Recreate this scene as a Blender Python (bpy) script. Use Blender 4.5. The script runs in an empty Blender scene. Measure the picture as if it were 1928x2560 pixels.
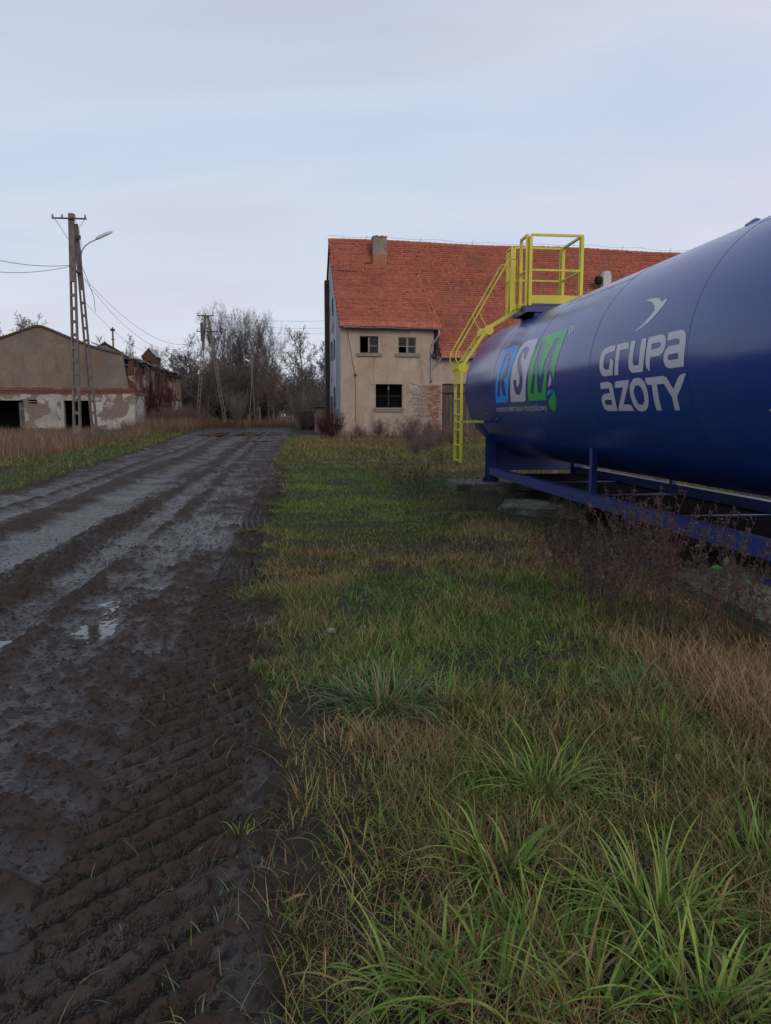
import bpy, bmesh, math, random
import numpy as np
from mathutils import Vector, Matrix
from mathutils.geometry import tessellate_polygon

scene = bpy.context.scene
COL = scene.collection
R = math.radians

# ------------------------------------------------------------------ camera
EYE = (0.0, 0.0, 1.6)
FPX = 1923.0
PITCH = math.atan(240.0 / FPX)
YAW = R(6.4)
cam_d = bpy.data.cameras.new('camera')
cam = bpy.data.objects.new('camera', cam_d)
COL.objects.link(cam)
cam.location = EYE
cam.rotation_euler = (R(90) - PITCH, 0, -YAW)
cam_d.sensor_fit = 'VERTICAL'
cam_d.sensor_height = 24.0
cam_d.lens = 24.0 * FPX / 2560.0
cam_d.clip_start = 0.05
cam_d.clip_end = 3000
scene.camera = cam

# ------------------------------------------------------------------ light
SUN_EL, SUN_AZ = R(27), R(160)          # azimuth clockwise from +Y: behind the camera, a little left
world = bpy.data.worlds.new('World')
scene.world = world
world.use_nodes = True
wn, wl = world.node_tree.nodes, world.node_tree.links
wn.clear()
w_out = wn.new('ShaderNodeOutputWorld')
w_bg = wn.new('ShaderNodeBackground')
w_bg.inputs['Strength'].default_value = 0.1
sky = wn.new('ShaderNodeTexSky')
sky.sky_type = 'NISHITA'
sky.sun_disc = False
sky.sun_elevation = SUN_EL
sky.sun_rotation = SUN_AZ
sky.air_density = 1.0
sky.dust_density = 2.0
tc = wn.new('ShaderNodeTexCoord')
sep = wn.new('ShaderNodeSeparateXYZ')
wl.new(tc.outputs['Generated'], sep.inputs[0])
# thin stratus: noise over the direction projected to a cloud deck
zadd = wn.new('ShaderNodeMath'); zadd.operation = 'ADD'; zadd.inputs[1].default_value = 0.16
wl.new(sep.outputs['Z'], zadd.inputs[0])
zmax = wn.new('ShaderNodeMath'); zmax.operation = 'MAXIMUM'; zmax.inputs[1].default_value = 0.05
wl.new(zadd.outputs[0], zmax.inputs[0])
dx = wn.new('ShaderNodeMath'); dx.operation = 'DIVIDE'
dy = wn.new('ShaderNodeMath'); dy.operation = 'DIVIDE'
wl.new(sep.outputs['X'], dx.inputs[0]); wl.new(zmax.outputs[0], dx.inputs[1])
wl.new(sep.outputs['Y'], dy.inputs[0]); wl.new(zmax.outputs[0], dy.inputs[1])
comb = wn.new('ShaderNodeCombineXYZ')
wl.new(dx.outputs[0], comb.inputs[0]); wl.new(dy.outputs[0], comb.inputs[1])
mapn = wn.new('ShaderNodeMapping')
mapn.inputs['Scale'].default_value = (0.42, 1.0, 1.0)
mapn.inputs['Rotation'].default_value = (0, 0, R(-10))
mapn.inputs['Location'].default_value = (3.1, 0.7, 0)
wl.new(comb.outputs[0], mapn.inputs[0])
cn = wn.new('ShaderNodeTexNoise')
cn.inputs['Scale'].default_value = 1.05
cn.inputs['Detail'].default_value = 5
cn.inputs['Roughness'].default_value = 0.52
cn.inputs['Distortion'].default_value = 0.5
wl.new(mapn.outputs[0], cn.inputs['Vector'])
cr = wn.new('ShaderNodeValToRGB')       # cloud deck colour between blue gaps and lilac-grey cloud
cr.color_ramp.elements[0].position = 0.34
cr.color_ramp.elements[0].color = (4.5, 6.1, 8.3, 1)
cr.color_ramp.elements[1].position = 0.66
cr.color_ramp.elements[1].color = (5.7, 6.05, 7.3, 1)
e = cr.color_ramp.elements.new(0.5); e.color = (6.2, 7.0, 8.5, 1)
wl.new(cn.outputs['Fac'], cr.inputs[0])
# paler and warmer towards the horizon
hz = wn.new('ShaderNodeMapRange')
hz.inputs['From Min'].default_value = 0.0; hz.inputs['From Max'].default_value = 0.42
hz.inputs['To Min'].default_value = 0.85; hz.inputs['To Max'].default_value = 0.0
wl.new(sep.outputs['Z'], hz.inputs['Value'])
mixh = wn.new('ShaderNodeMix'); mixh.data_type = 'RGBA'
mixh.inputs['B'].default_value = (7.7, 7.9, 8.8, 1)
wl.new(hz.outputs[0], mixh.inputs['Factor']); wl.new(cr.outputs[0], mixh.inputs['A'])
# pinker towards the east (+X)
pk = wn.new('ShaderNodeMapRange')
pk.inputs['From Min'].default_value = 0.1; pk.inputs['From Max'].default_value = 0.8
pk.inputs['To Min'].default_value = 0.0; pk.inputs['To Max'].default_value = 0.75
wl.new(sep.outputs['X'], pk.inputs['Value'])
mixp = wn.new('ShaderNodeMix'); mixp.data_type = 'RGBA'
mixp.inputs['B'].default_value = (8.0, 7.6, 8.8, 1)
wl.new(pk.outputs[0], mixp.inputs['Factor']); wl.new(mixh.outputs['Result'], mixp.inputs['A'])
mixs = wn.new('ShaderNodeMix'); mixs.data_type = 'RGBA'
mixs.inputs['Factor'].default_value = 0.92
wl.new(sky.outputs[0], mixs.inputs['A']); wl.new(mixp.outputs['Result'], mixs.inputs['B'])
wl.new(mixs.outputs['Result'], w_bg.inputs['Color'])
wl.new(w_bg.outputs[0], w_out.inputs[0])

sun_d = bpy.data.lights.new('sun', 'SUN')
sun_d.energy = 1.0
sun_d.angle = R(25)
sun_d.color = (1.0, 0.87, 0.74)
sun = bpy.data.objects.new('sun', sun_d)
COL.objects.link(sun)
_sd = Vector((math.sin(SUN_AZ) * math.cos(SUN_EL), math.cos(SUN_AZ) * math.cos(SUN_EL), math.sin(SUN_EL)))
sun.rotation_euler = _sd.to_track_quat('Z', 'Y').to_euler()

scene.view_settings.view_transform = 'Standard'
scene.view_settings.look = 'None'
scene.view_settings.exposure = 0.0
scene.view_settings.gamma = 1.0
scene.view_settings.use_curve_mapping = False
scene.render.engine = 'CYCLES'
scene.cycles.max_bounces = 5

# ------------------------------------------------------------------ pixel helpers (survey of the photograph -> world points)
def ray(u, v):
    a = (u - 964) / FPX; b = (1280 - v) / FPX
    cp, sp = math.cos(PITCH), math.sin(PITCH)
    x, y, z = a, cp + b * sp, -sp + b * cp
    c, s = math.cos(YAW), math.sin(YAW)
    return (x * c + y * s, -x * s + y * c, z)
def at_y(u, v, Y):
    d = ray(u, v); t = Y / d[1]
    return Vector((d[0] * t, Y, 1.6 + d[2] * t))

# ------------------------------------------------------------------ object helpers
def link(o, parent=None):
    COL.objects.link(o)
    if parent is not None: o.parent = parent
    return o
def tag(o, label=None, cat=None, group=None, kind=None):
    if label: o['label'] = label
    if cat: o['category'] = cat
    if group: o['group'] = group
    if kind: o['kind'] = kind
    return o
def empty(name, loc=(0, 0, 0), rz=0.0, **k):
    o = bpy.data.objects.new(name, None)
    o.empty_display_size = 0.2
    o.location = loc; o.rotation_euler = (0, 0, rz)
    link(o)
    return tag(o, **k)
def copy_tree(o, parent=None):
    c = o.copy(); COL.objects.link(c); c.parent = parent
    for ch in o.children: copy_tree(ch, c)
    return c

class MB:
    """collects shapes for one mesh"""
    def __init__(self): self.v = []; self.f = []; self.a = []; self.cur = 0.5
    def add(self, vs, fs):
        n = len(self.v); self.v.extend([tuple(p) for p in vs])
        self.f.extend([tuple(i + n for i in q) for q in fs]); self.a.extend([self.cur] * len(vs))
    def box(self, c, s, M=None):
        hx, hy, hz = s[0] / 2, s[1] / 2, s[2] / 2
        vs = [Vector((x, y, z)) for x in (-hx, hx) for y in (-hy, hy) for z in (-hz, hz)]
        if M is not None: vs = [M @ p for p in vs]
        c = Vector(c); vs = [p + c for p in vs]
        self.add(vs, [(0, 1, 3, 2), (4, 6, 7, 5), (0, 4, 5, 1), (2, 3, 7, 6), (0, 2, 6, 4), (1, 5, 7, 3)])
        return self
    def bb(self, x0, x1, y0, y1, z0, z1):
        return self.box(((x0 + x1) / 2, (y0 + y1) / 2, (z0 + z1) / 2), (abs(x1 - x0), abs(y1 - y0), abs(z1 - z0)))
    def bar(self, p, q, w, h=None, up=(0, 0, 1)):
        """box of section w (across) by h (up) from p to q"""
        h = h or w; p = Vector(p); q = Vector(q); d = q - p; L = d.length
        if L < 1e-6: return self
        y = d / L; u = Vector(up)
        if abs(y.dot(u)) > 0.98: u = Vector((0, 1, 0)) if abs(y.y) < .9 else Vector((1, 0, 0))
        x = y.cross(u).normalized(); z = x.cross(y).normalized()
        M = Matrix((x, y, z)).transposed()
        return self.box((p + q) / 2, (w, L, h), M)
    def tube(self, pts, r, n=8, r1=None, cap=True):
        pts = [Vector(p) for p in pts]; m = len(pts); rings = []
        prev = None
        for i, p in enumerate(pts):
            d = (pts[min(i + 1, m - 1)] - pts[max(i - 1, 0)])
            if d.length < 1e-9: d = Vector((0, 0, 1))
            d.normalize()
            if prev is None:
                a = Vector((0, 0, 1)) if abs(d.z) < .9 else Vector((1, 0, 0))
                x = d.cross(a).normalized()
            else:
                x = (prev - d * prev.dot(d)).normalized()
            prev = x; y = d.cross(x)
            rr = r if r1 is None else r + (r1 - r) * i / max(1, m - 1)
            rings.append([p + (x * math.cos(6.28318 * k / n) + y * math.sin(6.28318 * k / n)) * rr for k in range(n)])
        vs = [q for g in rings for q in g]; fs = []
        for i in range(m - 1):
            for k in range(n):
                a = i * n + k; b = i * n + (k + 1) % n
                fs.append((a, b, b + n, a + n))
        if cap: fs.append(tuple(range(n - 1, -1, -1))); fs.append(tuple((m - 1) * n + k for k in range(n)))
        self.add(vs, fs); return self
    def prism(self, poly, ax, lo, hi):
        """poly in the two axes other than ax, extruded lo..hi"""
        def P(a, b, t):
            return (t, a, b) if ax == 0 else ((a, t, b) if ax == 1 else (a, b, t))
        n = len(poly)
        vs = [P(a, b, lo) for a, b in poly] + [P(a, b, hi) for a, b in poly]
        tri = tessellate_polygon([[Vector((a, b, 0)) for a, b in poly]])
        fs = [tuple(t) for t in tri] + [tuple(i + n for i in reversed(t)) for t in tri]
        fs += [(i, (i + 1) % n, (i + 1) % n + n, i + n) for i in range(n)]
        self.add(vs, fs); return self
    def build(self, name, mat, parent=None, smooth=False, attr=False, fixn=False, **k):
        me = bpy.data.meshes.new(name); me.from_pydata(self.v, [], self.f); me.update()
        if fixn:
            b = bmesh.new(); b.from_mesh(me); bmesh.ops.recalc_face_normals(b, faces=b.faces); b.to_mesh(me); b.free()
        if attr:
            at = me.attributes.new('rnd', 'FLOAT', 'POINT'); at.data.foreach_set('value', self.a)
        if mat: me.materials.append(mat)
        if smooth: me.polygons.foreach_set('use_smooth', [True] * len(me.polygons))
        o = bpy.data.objects.new(name, me); link(o, parent)
        return tag(o, **k)

def np_mesh(name, V, F, mat, attrs=None, smooth=False, parent=None, **k):
    """V (n,3) array, F (m,3|4) int array"""
    me = bpy.data.meshes.new(name)
    n, m, c = len(V), len(F), F.shape[1]
    me.vertices.add(n); me.vertices.foreach_set('co', np.ascontiguousarray(V, dtype=np.float32).ravel())
    me.loops.add(m * c); me.loops.foreach_set('vertex_index', np.ascontiguousarray(F, dtype=np.int32).ravel())
    me.polygons.add(m); me.polygons.foreach_set('loop_start', np.arange(0, m * c, c, dtype=np.int32))
    if smooth: me.polygons.foreach_set('use_smooth', np.ones(m, dtype=bool))
    me.update(calc_edges=True); me.validate()
    for nm, arr in (attrs or {}).items():
        at = me.attributes.new(nm, 'FLOAT', 'POINT'); at.data.foreach_set('value', np.ascontiguousarray(arr, dtype=np.float32))
    if mat: me.materials.append(mat)
    o = bpy.data.objects.new(name, me); link(o, parent)
    return tag(o, **k)

# ------------------------------------------------------------------ materials
class NT:
    def __init__(self, name):
        self.m = bpy.data.materials.new(name); self.m.use_nodes = True
        self.n = self.m.node_tree.nodes; self.l = self.m.node_tree.links
        self.b = self.n['Principled BSDF']
    def node(self, t, **k):
        nd = self.n.new(t)
        for a, b in k.items(): setattr(nd, a, b)
        return nd
    def coord(self, which='Object'):
        if not hasattr(self, '_tc'): self._tc = self.node('ShaderNodeTexCoord')
        return self._tc.outputs[which]
    def noise(self, scale, detail=4, rough=.55, dist=0, stretch=None, vec=None):
        nd = self.node('ShaderNodeTexNoise'); nd.inputs['Scale'].default_value = scale
        nd.inputs['Detail'].default_value = detail; nd.inputs['Roughness'].default_value = rough
        nd.inputs['Distortion'].default_value = dist
        src = vec or self.coord()
        if stretch:
            mp = self.node('ShaderNodeMapping'); mp.inputs['Scale'].default_value = stretch
            self.l.new(src, mp.inputs[0]); src = mp.outputs[0]
        self.l.new(src, nd.inputs['Vector']); return nd.outputs['Fac']
    def attr(self, name):
        return self.node('ShaderNodeAttribute', attribute_name=name).outputs['Fac']
    def ramp(self, fac, stops):
        nd = self.node('ShaderNodeValToRGB'); el = nd.color_ramp.elements
        el[0].position = stops[0][0]; el[1].position = stops[-1][0]
        c = lambda q: (q[0], q[1], q[2], 1) if isinstance(q, (tuple, list)) else (q, q, q, 1)
        el[0].color = c(stops[0][1]); el[1].color = c(stops[-1][1])
        for p, q in stops[1:-1]: el.new(p).color = c(q)
        self.l.new(fac, nd.inputs[0]); return nd.outputs[0]
    def mix(self, f, a, b, mode='MIX'):
        nd = self.node('ShaderNodeMix', data_type='RGBA', blend_type=mode)
        for key, val in (('Factor', f), ('A', a), ('B', b)):
            s = nd.inputs[key]
            if isinstance(val, bpy.types.NodeSocket): self.l.new(val, s)
            elif isinstance(val, (int, float)): s.default_value = val if key == 'Factor' else (val, val, val, 1)
            else: s.default_value = (val[0], val[1], val[2], 1)
        return nd.outputs['Result']
    def math(self, op, a, b=0.0, clamp=False):
        nd = self.node('ShaderNodeMath', operation=op, use_clamp=clamp)
        for i, val in enumerate((a, b)):
            if isinstance(val, bpy.types.NodeSocket): self.l.new(val, nd.inputs[i])
            else: nd.inputs[i].default_value = val
        return nd.outputs[0]
    def set(self, key, val):
        s = self.b.inputs[key]
        if isinstance(val, bpy.types.NodeSocket): self.l.new(val, s)
        elif isinstance(val, (tuple, list)): s.default_value = (val[0], val[1], val[2], 1)
        else: s.default_value = val
        return self
    def bump(self, h, strength=.3, dist=.01):
        nd = self.node('ShaderNodeBump'); nd.inputs['Strength'].default_value = strength
        nd.inputs['Distance'].default_value = dist
        self.l.new(h, nd.inputs['Height']); self.l.new(nd.outputs[0], self.b.inputs['Normal']); return self

def mat_basic(name, c1, c2, scale=4, rough=.8, bump=.3, bscale=30, bdist=.01, spec=.3, metal=0, stretch=None, use_rnd=0):
    t = NT(name)
    f = t.noise(scale, 5, .6, .3, stretch)
    col = t.ramp(f, [(.3, c1), (.7, c2)])
    if use_rnd:
        r = t.attr('rnd')
        col = t.mix(use_rnd, col, t.ramp(r, [(0, tuple(x * .55 for x in c1)), (1, tuple(min(1, x * 1.45) for x in c2))]))
    t.set('Base Color', col); t.set('Roughness', rough); t.set('Specular IOR Level', spec); t.set('Metallic', metal)
    if bump: t.bump(t.noise(bscale, 5, .6), bump, bdist)
    return t.m

# ------------------------------------------------------------------ numpy noise
_rs = np.random.RandomState(7)
_LAT = _rs.rand(256, 256)
def vnoise(x, y):
    xi = np.floor(x).astype(int); yi = np.floor(y).astype(int)
    fx = x - xi; fy = y - yi
    fx = fx * fx * (3 - 2 * fx); fy = fy * fy * (3 - 2 * fy)
    a = _LAT[xi % 256, yi % 256]; b = _LAT[(xi + 1) % 256, yi % 256]
    c = _LAT[xi % 256, (yi + 1) % 256]; d = _LAT[(xi + 1) % 256, (yi + 1) % 256]
    return (a * (1 - fx) + b * fx) * (1 - fy) + (c * (1 - fx) + d * fx) * fy
def fbm(x, y, s, o=4, g=.5):
    t = 0; a = 1; n = 0
    for i in range(o):
        t = t + a * vnoise(x * s + 13.7 * i, y * s + 7.3 * i); n += a; a *= g; s *= 2.03
    return t / n
def sst(a, b, x):
    t = np.clip((x - a) / (b - a), 0, 1); return t * t * (3 - 2 * t)
def band(x, a, b, w):
    return sst(a - w, a + w, x) * (1 - sst(b - w, b + w, x))

# ================================================================== terrain
def base_h(x, y):
    x = np.asarray(x, float); y = np.asarray(y, float)
    return 0.32 * sst(25, 60, y) + .25 * sst(60, 90, y) + 0.0 * x
def road_left(y): return -6.15 - 0.9 * sst(15, 35, y) - 1.9 * sst(30, 75, y)
def road_mask(x, y):
    wob = (fbm(x * 0 + 3, y, .45, 4) - .5) * .6 + (fbm(x, y, 2.6, 3) - .5) * .7
    wr = (fbm(x * 0 + 31, y, .5, 4) - .5) * .55 + (fbm(x + 9, y, 3.2, 3) - .5) * .75 + (fbm(x + 19, y, 9, 2) - .5) * .3
    right = -0.22 + 0.30 * sst(3.6, 1.4, y) - .25 * sst(5, 9, y) + wr - .45 * band(y, 26, 45, 4)
    m = sst(-.12, .12, x - road_left(y) + wob) * (1 - sst(-.10, .10, x - right))
    return m * (1 - sst(76, 80, y))
PUD = [(-2.25, 4.85, .34, .55), (-1.62, 6.05, .14, .22), (-1.75, 6.9, .12, .25), (-1.35, 7.6, .08, .2), (-3.6, 64.0, 2.6, 7.5), (-2.2, 46.5, .55, 1.3), (-2.5, 3.0, .25, .5)]
def height(x, y, full=True):
    x = np.asarray(x, float); y = np.asarray(y, float)
    h = base_h(x, y)
    rm = road_mask(x, y)
    # turf
    g = (fbm(x, y, .9, 3) - .5) * .10 + (fbm(x, y, 6, 3) - .5) * .035 + .02
    # far relief outside the yard
    g = g + (fbm(x, y, .05, 2) - .5) * .6 * sst(70, 140, np.abs(y) + np.abs(x) * .4)
    # mud
    m = -.045 + (fbm(x, y, .6, 3) - .5) * .045
    lump = fbm(x + 40, y, 5.0, 4, .6)
    clod = fbm(x + 7, y + 3, 17, 3, .6)
    fine = fbm(x, y, 30, 2)
    smooth_strip = band(x + .12 * np.sin(y * .5), -3.62 - .012 * y, -3.05 - .012 * y, .12) * sst(7.6, 9.5, y)
    rough = 1 - .8 * smooth_strip
    tA = band(x, -.90, -.26, .06) * (1 - .6 * sst(18, 26, y))
    m = m + ((lump - .5) * .06 + (np.maximum(clod - .5, 0)) * .10 + (fine - .5) * .022) * rough * (1 - .75 * tA)
    # heavy tyre: lug bars
    ph = (y - 1.06 * x) / .195 + (fbm(x, y, .9, 2) - .5) * .35
    fr = ph - np.floor(ph)
    bar = sst(.02, .26, fr) * (1 - sst(.46, .60, fr))
    fade = (.75 + .25 * sst(.35, .55, fbm(x + 5, y, 1.5, 2)))
    m = m + tA * (-.050 + .090 * bar * fade + (clod - .5) * .012)
    tC = band(x, -1.30, -.92, .06)      # other half of the chevron, worn
    ph2 = (y + .8 * x) / .41
    fr2 = ph2 - np.floor(ph2)
    m = m + tC * .034 * sst(.1, .45, fr2) * (1 - sst(.5, .7, fr2)) * sst(.45, .6, fbm(x + 60, y, .8, 2))
    tB = band(x, -3.15, -2.45, .06) * band(y, 5.5, 14, 1.2)
    ph3 = (y + .45 * x) / .235 + (fbm(x, y, 1.3, 2) - .5) * .8
    fr3 = ph3 - np.floor(ph3)
    m = m + tB * (-.03 + .06 * sst(.05, .4, fr3) * (1 - sst(.5, .66, fr3)))
    # long ruts
    for c, w, d in ((-2.15, .16, .055), (-3.35, .3, .045), (-4.85, .25, .07), (-5.45, .2, .045), (-1.55, .12, .02)):
        cc = c - .012 * y + .10 * np.sin(y * .35 + c)
        m = m - d * np.exp(-((x - cc) / w) ** 2)
    for c, w, d in ((-1.85, .12, .05), (-2.5, .15, .05), (-4.2, .3, .05), (-5.1, .12, .06)):
        cc = c - .012 * y + .12 * np.sin(y * .3 + c * 2)
        m = m + d * np.exp(-((x - cc) / w) ** 2) * (.5 + fbm(x, y, 2, 2))
    for (px, py, rx, ry) in PUD:
        q = ((x - px) / rx) ** 2 + ((y - py) / ry) ** 2
        m = m * (1 - .75 * np.exp(-q * .8)) + (-.066) * .75 * np.exp(-q * .8)
    # edge berm of thrown mud
    return h + g * (1 - rm) + m * rm + .03 * rm * (1 - rm) * 4 * lump
def gh(x, y): return float(height(np.array([x]), np.array([y]))[0])

def lines(segs):
    out = [segs[0][0]]
    for a, b, s in segs:
        n = max(1, int(round((b - a) / s))); out.extend(list(a + (b - a) * (np.arange(1, n + 1) / n)))
    return out
xs = lines([(-500, -120, 60), (-120, -40, 10), (-40, -12, 1.0), (-12, -6.8, .14), (-6.8, -3.6, .06), (-3.6, .3, .018), (.3, .5, .024), (.5, 2.6, .06), (2.6, 9, .16), (9, 30, 1.0), (30, 120, 10), (120, 500, 60)])
ys = lines([(-60, -4, 8), (-4, .8, .6), (.8, 1.4, .05), (1.4, 5.2, .016), (5.2, 7.5, .022)])
y = ys[-1]
while y < 95: y += max(.026, .0075 * y); ys.append(y)
while y < 900: y *= 1.12; ys.append(y)
X, Y = np.meshgrid(np.array(xs), np.array(ys))
H = height(X, Y)
nx = X.shape[1]; ny = X.shape[0]
V = np.stack([X.ravel(), Y.ravel(), H.ravel()], 1)
ii = np.arange(ny - 1)[:, None] * nx + np.arange(nx - 1)[None, :]
F = np.stack([ii, ii + 1, ii + nx + 1, ii + nx], -1).reshape(-1, 4)
RM = road_mask(X, Y).ravel()
fm = RM[F].mean(1) > .5
def sub(Vv, Ff, *at):
    u, inv = np.unique(Ff, return_inverse=True)
    return (Vv[u], inv.reshape(Ff.shape)) + tuple(a[u] for a in at)

# -- soil under the turf
def green_zone(x, y):
    """0 straw .. 1 lush; used by the turf and by the blades alike"""
    n = fbm(x + 11, y, .35, 4)
    z = .50 + 1.1 * (n - .45)
    z = z + .75 * band(x, -.2, 1.9, .5) * band(y, 11, 22, 2.5) + .35 * band(x, .3, 2.4, .4) * band(y, 4.3, 7.5, .7)
    z = z - .12 * band(x, 2.2, 3.6, .4) * band(y, 7.2, 10.5, 1) - .10 * band(x, .2, 1.2, .2) * band(y, 8, 11, 1)
    z = z - .7 * band(x, 2.15, 4.0, .22) * band(y, 2.6, 5.2, .5)
    z = z - .35 * sst(30, 42, y) * sst(-1, 1, x) - .35 * band(x, 0, .65, .2) * band(y, 3.2, 4.1, .2)
    z = z - 1.0 * sst(-8.6, -11.5, x + .02 * (y - 20)) * sst(15, 24, y) + .12 * band(x, -11, -6, 1)
    z = z + .9 * (fbm(x + 50, y, 1.9, 3) - .5) * sst(14, 7, y)
    return np.clip(z, 0, 1)
def soil_mat():
    t = NT('turf_soil')
    z = t.attr('zone')
    n = t.noise(9, 5, .65)
    a = t.ramp(n, [(.3, (.016, .012, .009)), (.7, (.036, .027, .019))])
    b = t.ramp(n, [(.3, (.017, .016, .009)), (.7, (.034, .034, .017))])
    t.set('Base Color', t.mix(z, a, b)); t.set('Roughness', .9); t.set('Specular IOR Level', .2)
    t.bump(t.noise(40, 4, .6), .9, .03)
    return t.m
def mud_mat():
    t = NT('wet_mud')
    hh = t.attr('low')                     # 1 in hollows
    n1 = t.noise(1.1, 4, .6); n2 = t.noise(16, 5, .65); n3 = t.noise(90, 3, .6)
    wet = t.math('ADD', t.math('MULTIPLY', hh, .85), t.math('MULTIPLY', t.math('SUBTRACT', n1, .5), 1.3), clamp=True)
    cl = t.ramp(t.noise(24, 5, .68, .3), [(.555, 0), (.635, 1)])
    wet = t.math('MULTIPLY', t.math('ADD', wet, .12, clamp=True), t.math('SUBTRACT', 1.0, t.math('MULTIPLY', cl, .85)))
    dry = t.ramp(n2, [(.3, (.027, .019, .0155)), (.7, (.052, .037, .030))])
    wetc = t.ramp(n2, [(.3, (.013, .0095, .008)), (.7, (.026, .020, .018))])
    t.set('Base Color', t.mix(wet, dry, wetc))
    rough = t.math('ADD', t.ramp(wet, [(.15, .85), (.5, .52), (.95, .31)]), t.math('MULTIPLY', t.math('SUBTRACT', n2, .5), .5), clamp=True)
    t.set('Roughness', rough); t.set('Specular IOR Level', t.math('ADD', t.math('MULTIPLY', wet, .42), .10))
    t.bump(t.math('ADD', t.math('ADD', n2, t.math('MULTIPLY', n3, .35)), t.math('MULTIPLY', cl, .9)), .8, .016)
    return t.m
M_soil = soil_mat(); M_mud = mud_mat()
zone = green_zone(X, Y).ravel()
# how low a point lies against its surroundings -> where water gathers
Hd = H - base_h(X, Y)
low = (sst(-.005, -.065, Hd) * (1 - .6 * sst(8, 26, Y))).ravel()
v, f, z_, = sub(V, F[~fm], zone)
np_mesh('ground', v, f, M_soil, dict(zone=z_), smooth=True, kind='structure')
v, f, l_ = sub(V, F[fm], low)
np_mesh('dirt_road', v, f, M_mud, dict(low=l_), smooth=True, kind='structure')

# -- standing water
t = NT('puddle_water'); t.set('Base Color', (.020, .017, .015)); t.set('Roughness', .045); t.set('IOR', 1.33)
t.set('Specular IOR Level', .9); t.bump(t.noise(6, 3), .06, .01)
M_water = t.m
for k, (px, py, rx, ry) in enumerate(PUD):
    b = MB(); n = 40
    lev = float(base_h(px, py)) - .052 - .0021 * k
    for j in range(n):
        a = j / n * 6.2832; q = 1.55 + .25 * math.sin(3 * a + px)
        b.v.append((px + rx * q * math.cos(a), py + ry * q * math.sin(a), lev)); b.a.append(0)
    b.f.append(tuple(range(n)))
    b.build('puddle', M_water, kind='structure')

# ================================================================== the tank
TX, TZ, TR = 5.13, 2.19, 1.45
def paint(name, c, rough=.3, spec=.5, coat=.0, dirt=.0):
    t = NT(name)
    col = t.mix(t.math('MULTIPLY', t.ramp(t.noise(2.4, 6, .7, .2, (1, 1, .35)), [(.42, 0), (.75, 1)]), dirt), c, (.10, .085, .07)) if dirt else None
    t.set('Base Color', col if dirt else c); t.set('Specular IOR Level', spec)
    n = t.noise(2.2, 5, .6)
    t.set('Roughness', t.math('ADD', t.math('MULTIPLY', n, .16), rough - .08))
    if coat: t.set('Coat Weight', coat); t.set('Coat Roughness', .12)
    t.bump(t.noise(.9, 2, .5), .25, .012)
    return t.m
M_blue = paint('blue_gloss_paint', (.009, .042, .22), .2, .65, .0, .10)
M_blue2 = paint('blue_frame_paint', (.010, .026, .14), .42, .45, 0, .15)
M_yel = paint('yellow_paint', (.60, .53, .045), .5, .4, 0, .35)
M_logo_grey = paint('logo_light_grey', (.52, .51, .56), .3, .5)
M_logo_blue = paint('logo_sky_blue', (.012, .27, .78), .3, .5)
M_logo_green = paint('logo_green', (.025, .40, .075), .3, .5)
M_logo_dark = M_blue
M_shade_plate = mat_basic('shade_plate_black', (.004, .005, .008), (.008, .008, .011), 3, .95, .2, spec=.03)  # shade put into the colour of the plate added under the tank
M_bare = mat_basic('bare_steel', (.25, .25, .25), (.35, .35, .35), metal=.6, rough=.4)

tank = empty('storage_tank', (TX, 11.3, 0), label='large glossy blue cylindrical fertiliser tank with logos lying on a blue steel frame', cat='tank')
def T(p): return (p[0] - TX, p[1] - 11.3, p[2])
def shift(b): b.v = [T(p) for p in b.v]; return b
prof = []
for k in range(13):
    a = k / 12 * math.pi / 2; prof.append((16.92 + .52 * math.cos(a), TR * math.sin(a) if k else .001))
prof += [(y, TR) for y in (14.5, 12.07, 9.57, 7.08)]
for k in range(13):
    a = math.pi / 2 - k / 12 * math.pi / 2; prof.append((5.25 - .52 * math.cos(a), TR * math.sin(a) if k < 12 else .001))
b = MB(); N = 200
for (y_, r_) in prof:
    for k in range(N):
        a = k / N * 6.283185; b.v.append((TX + r_ * math.cos(a), y_, TZ + r_ * math.sin(a))); b.a.append(0)
for i in range(len(prof) - 1):
    for k in range(N):
        p = i * N + k; q = i * N + (k + 1) % N; b.f.append((p, q, q + N, p + N))
shift(b).build('shell', M_blue, tank, smooth=True, fixn=True)
def ring(y_, r_, w, parent=tank, a0=0, a1=6.283185, n=160, name='weld_seam', mat=M_blue, th=.004):
    b = MB(); n1 = n + 1
    for k in range(n1):
        a = a0 + (a1 - a0) * k / n
        for (dy_, dr) in ((-w, -.01), (-w * .5, th), (w * .5, th), (w, -.01)):
            b.v.append((TX - (r_ + dr) * math.cos(a), y_ + dy_, TZ + (r_ + dr) * math.sin(a))); b.a.append(0)
    for k in range(n):
        for j in range(3):
            p = k * 4 + j; b.f.append((p, p + 1, p + 5, p + 4))
    return shift(b).build(name, mat, parent, smooth=True)
for y_ in (16.92, 14.5, 12.07, 9.57, 7.08, 5.25): ring(y_, TR, .006, th=.0025)
# longitudinal weld of each course
for k, (ya, yb) in enumerate(((16.9, 14.5), (14.5, 12.07), (12.07, 9.57), (9.57, 7.08), (7.08, 5.25))):
    a = R((58, 70, 52, 74, 56)[k])
    p = Vector((TX - TR * math.cos(a), ya, TZ + TR * math.sin(a))); q = p.copy(); q.y = yb
    shift(MB().tube([p, q], .003, 6)).build('weld_seam', M_blue, tank, smooth=True)

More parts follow.
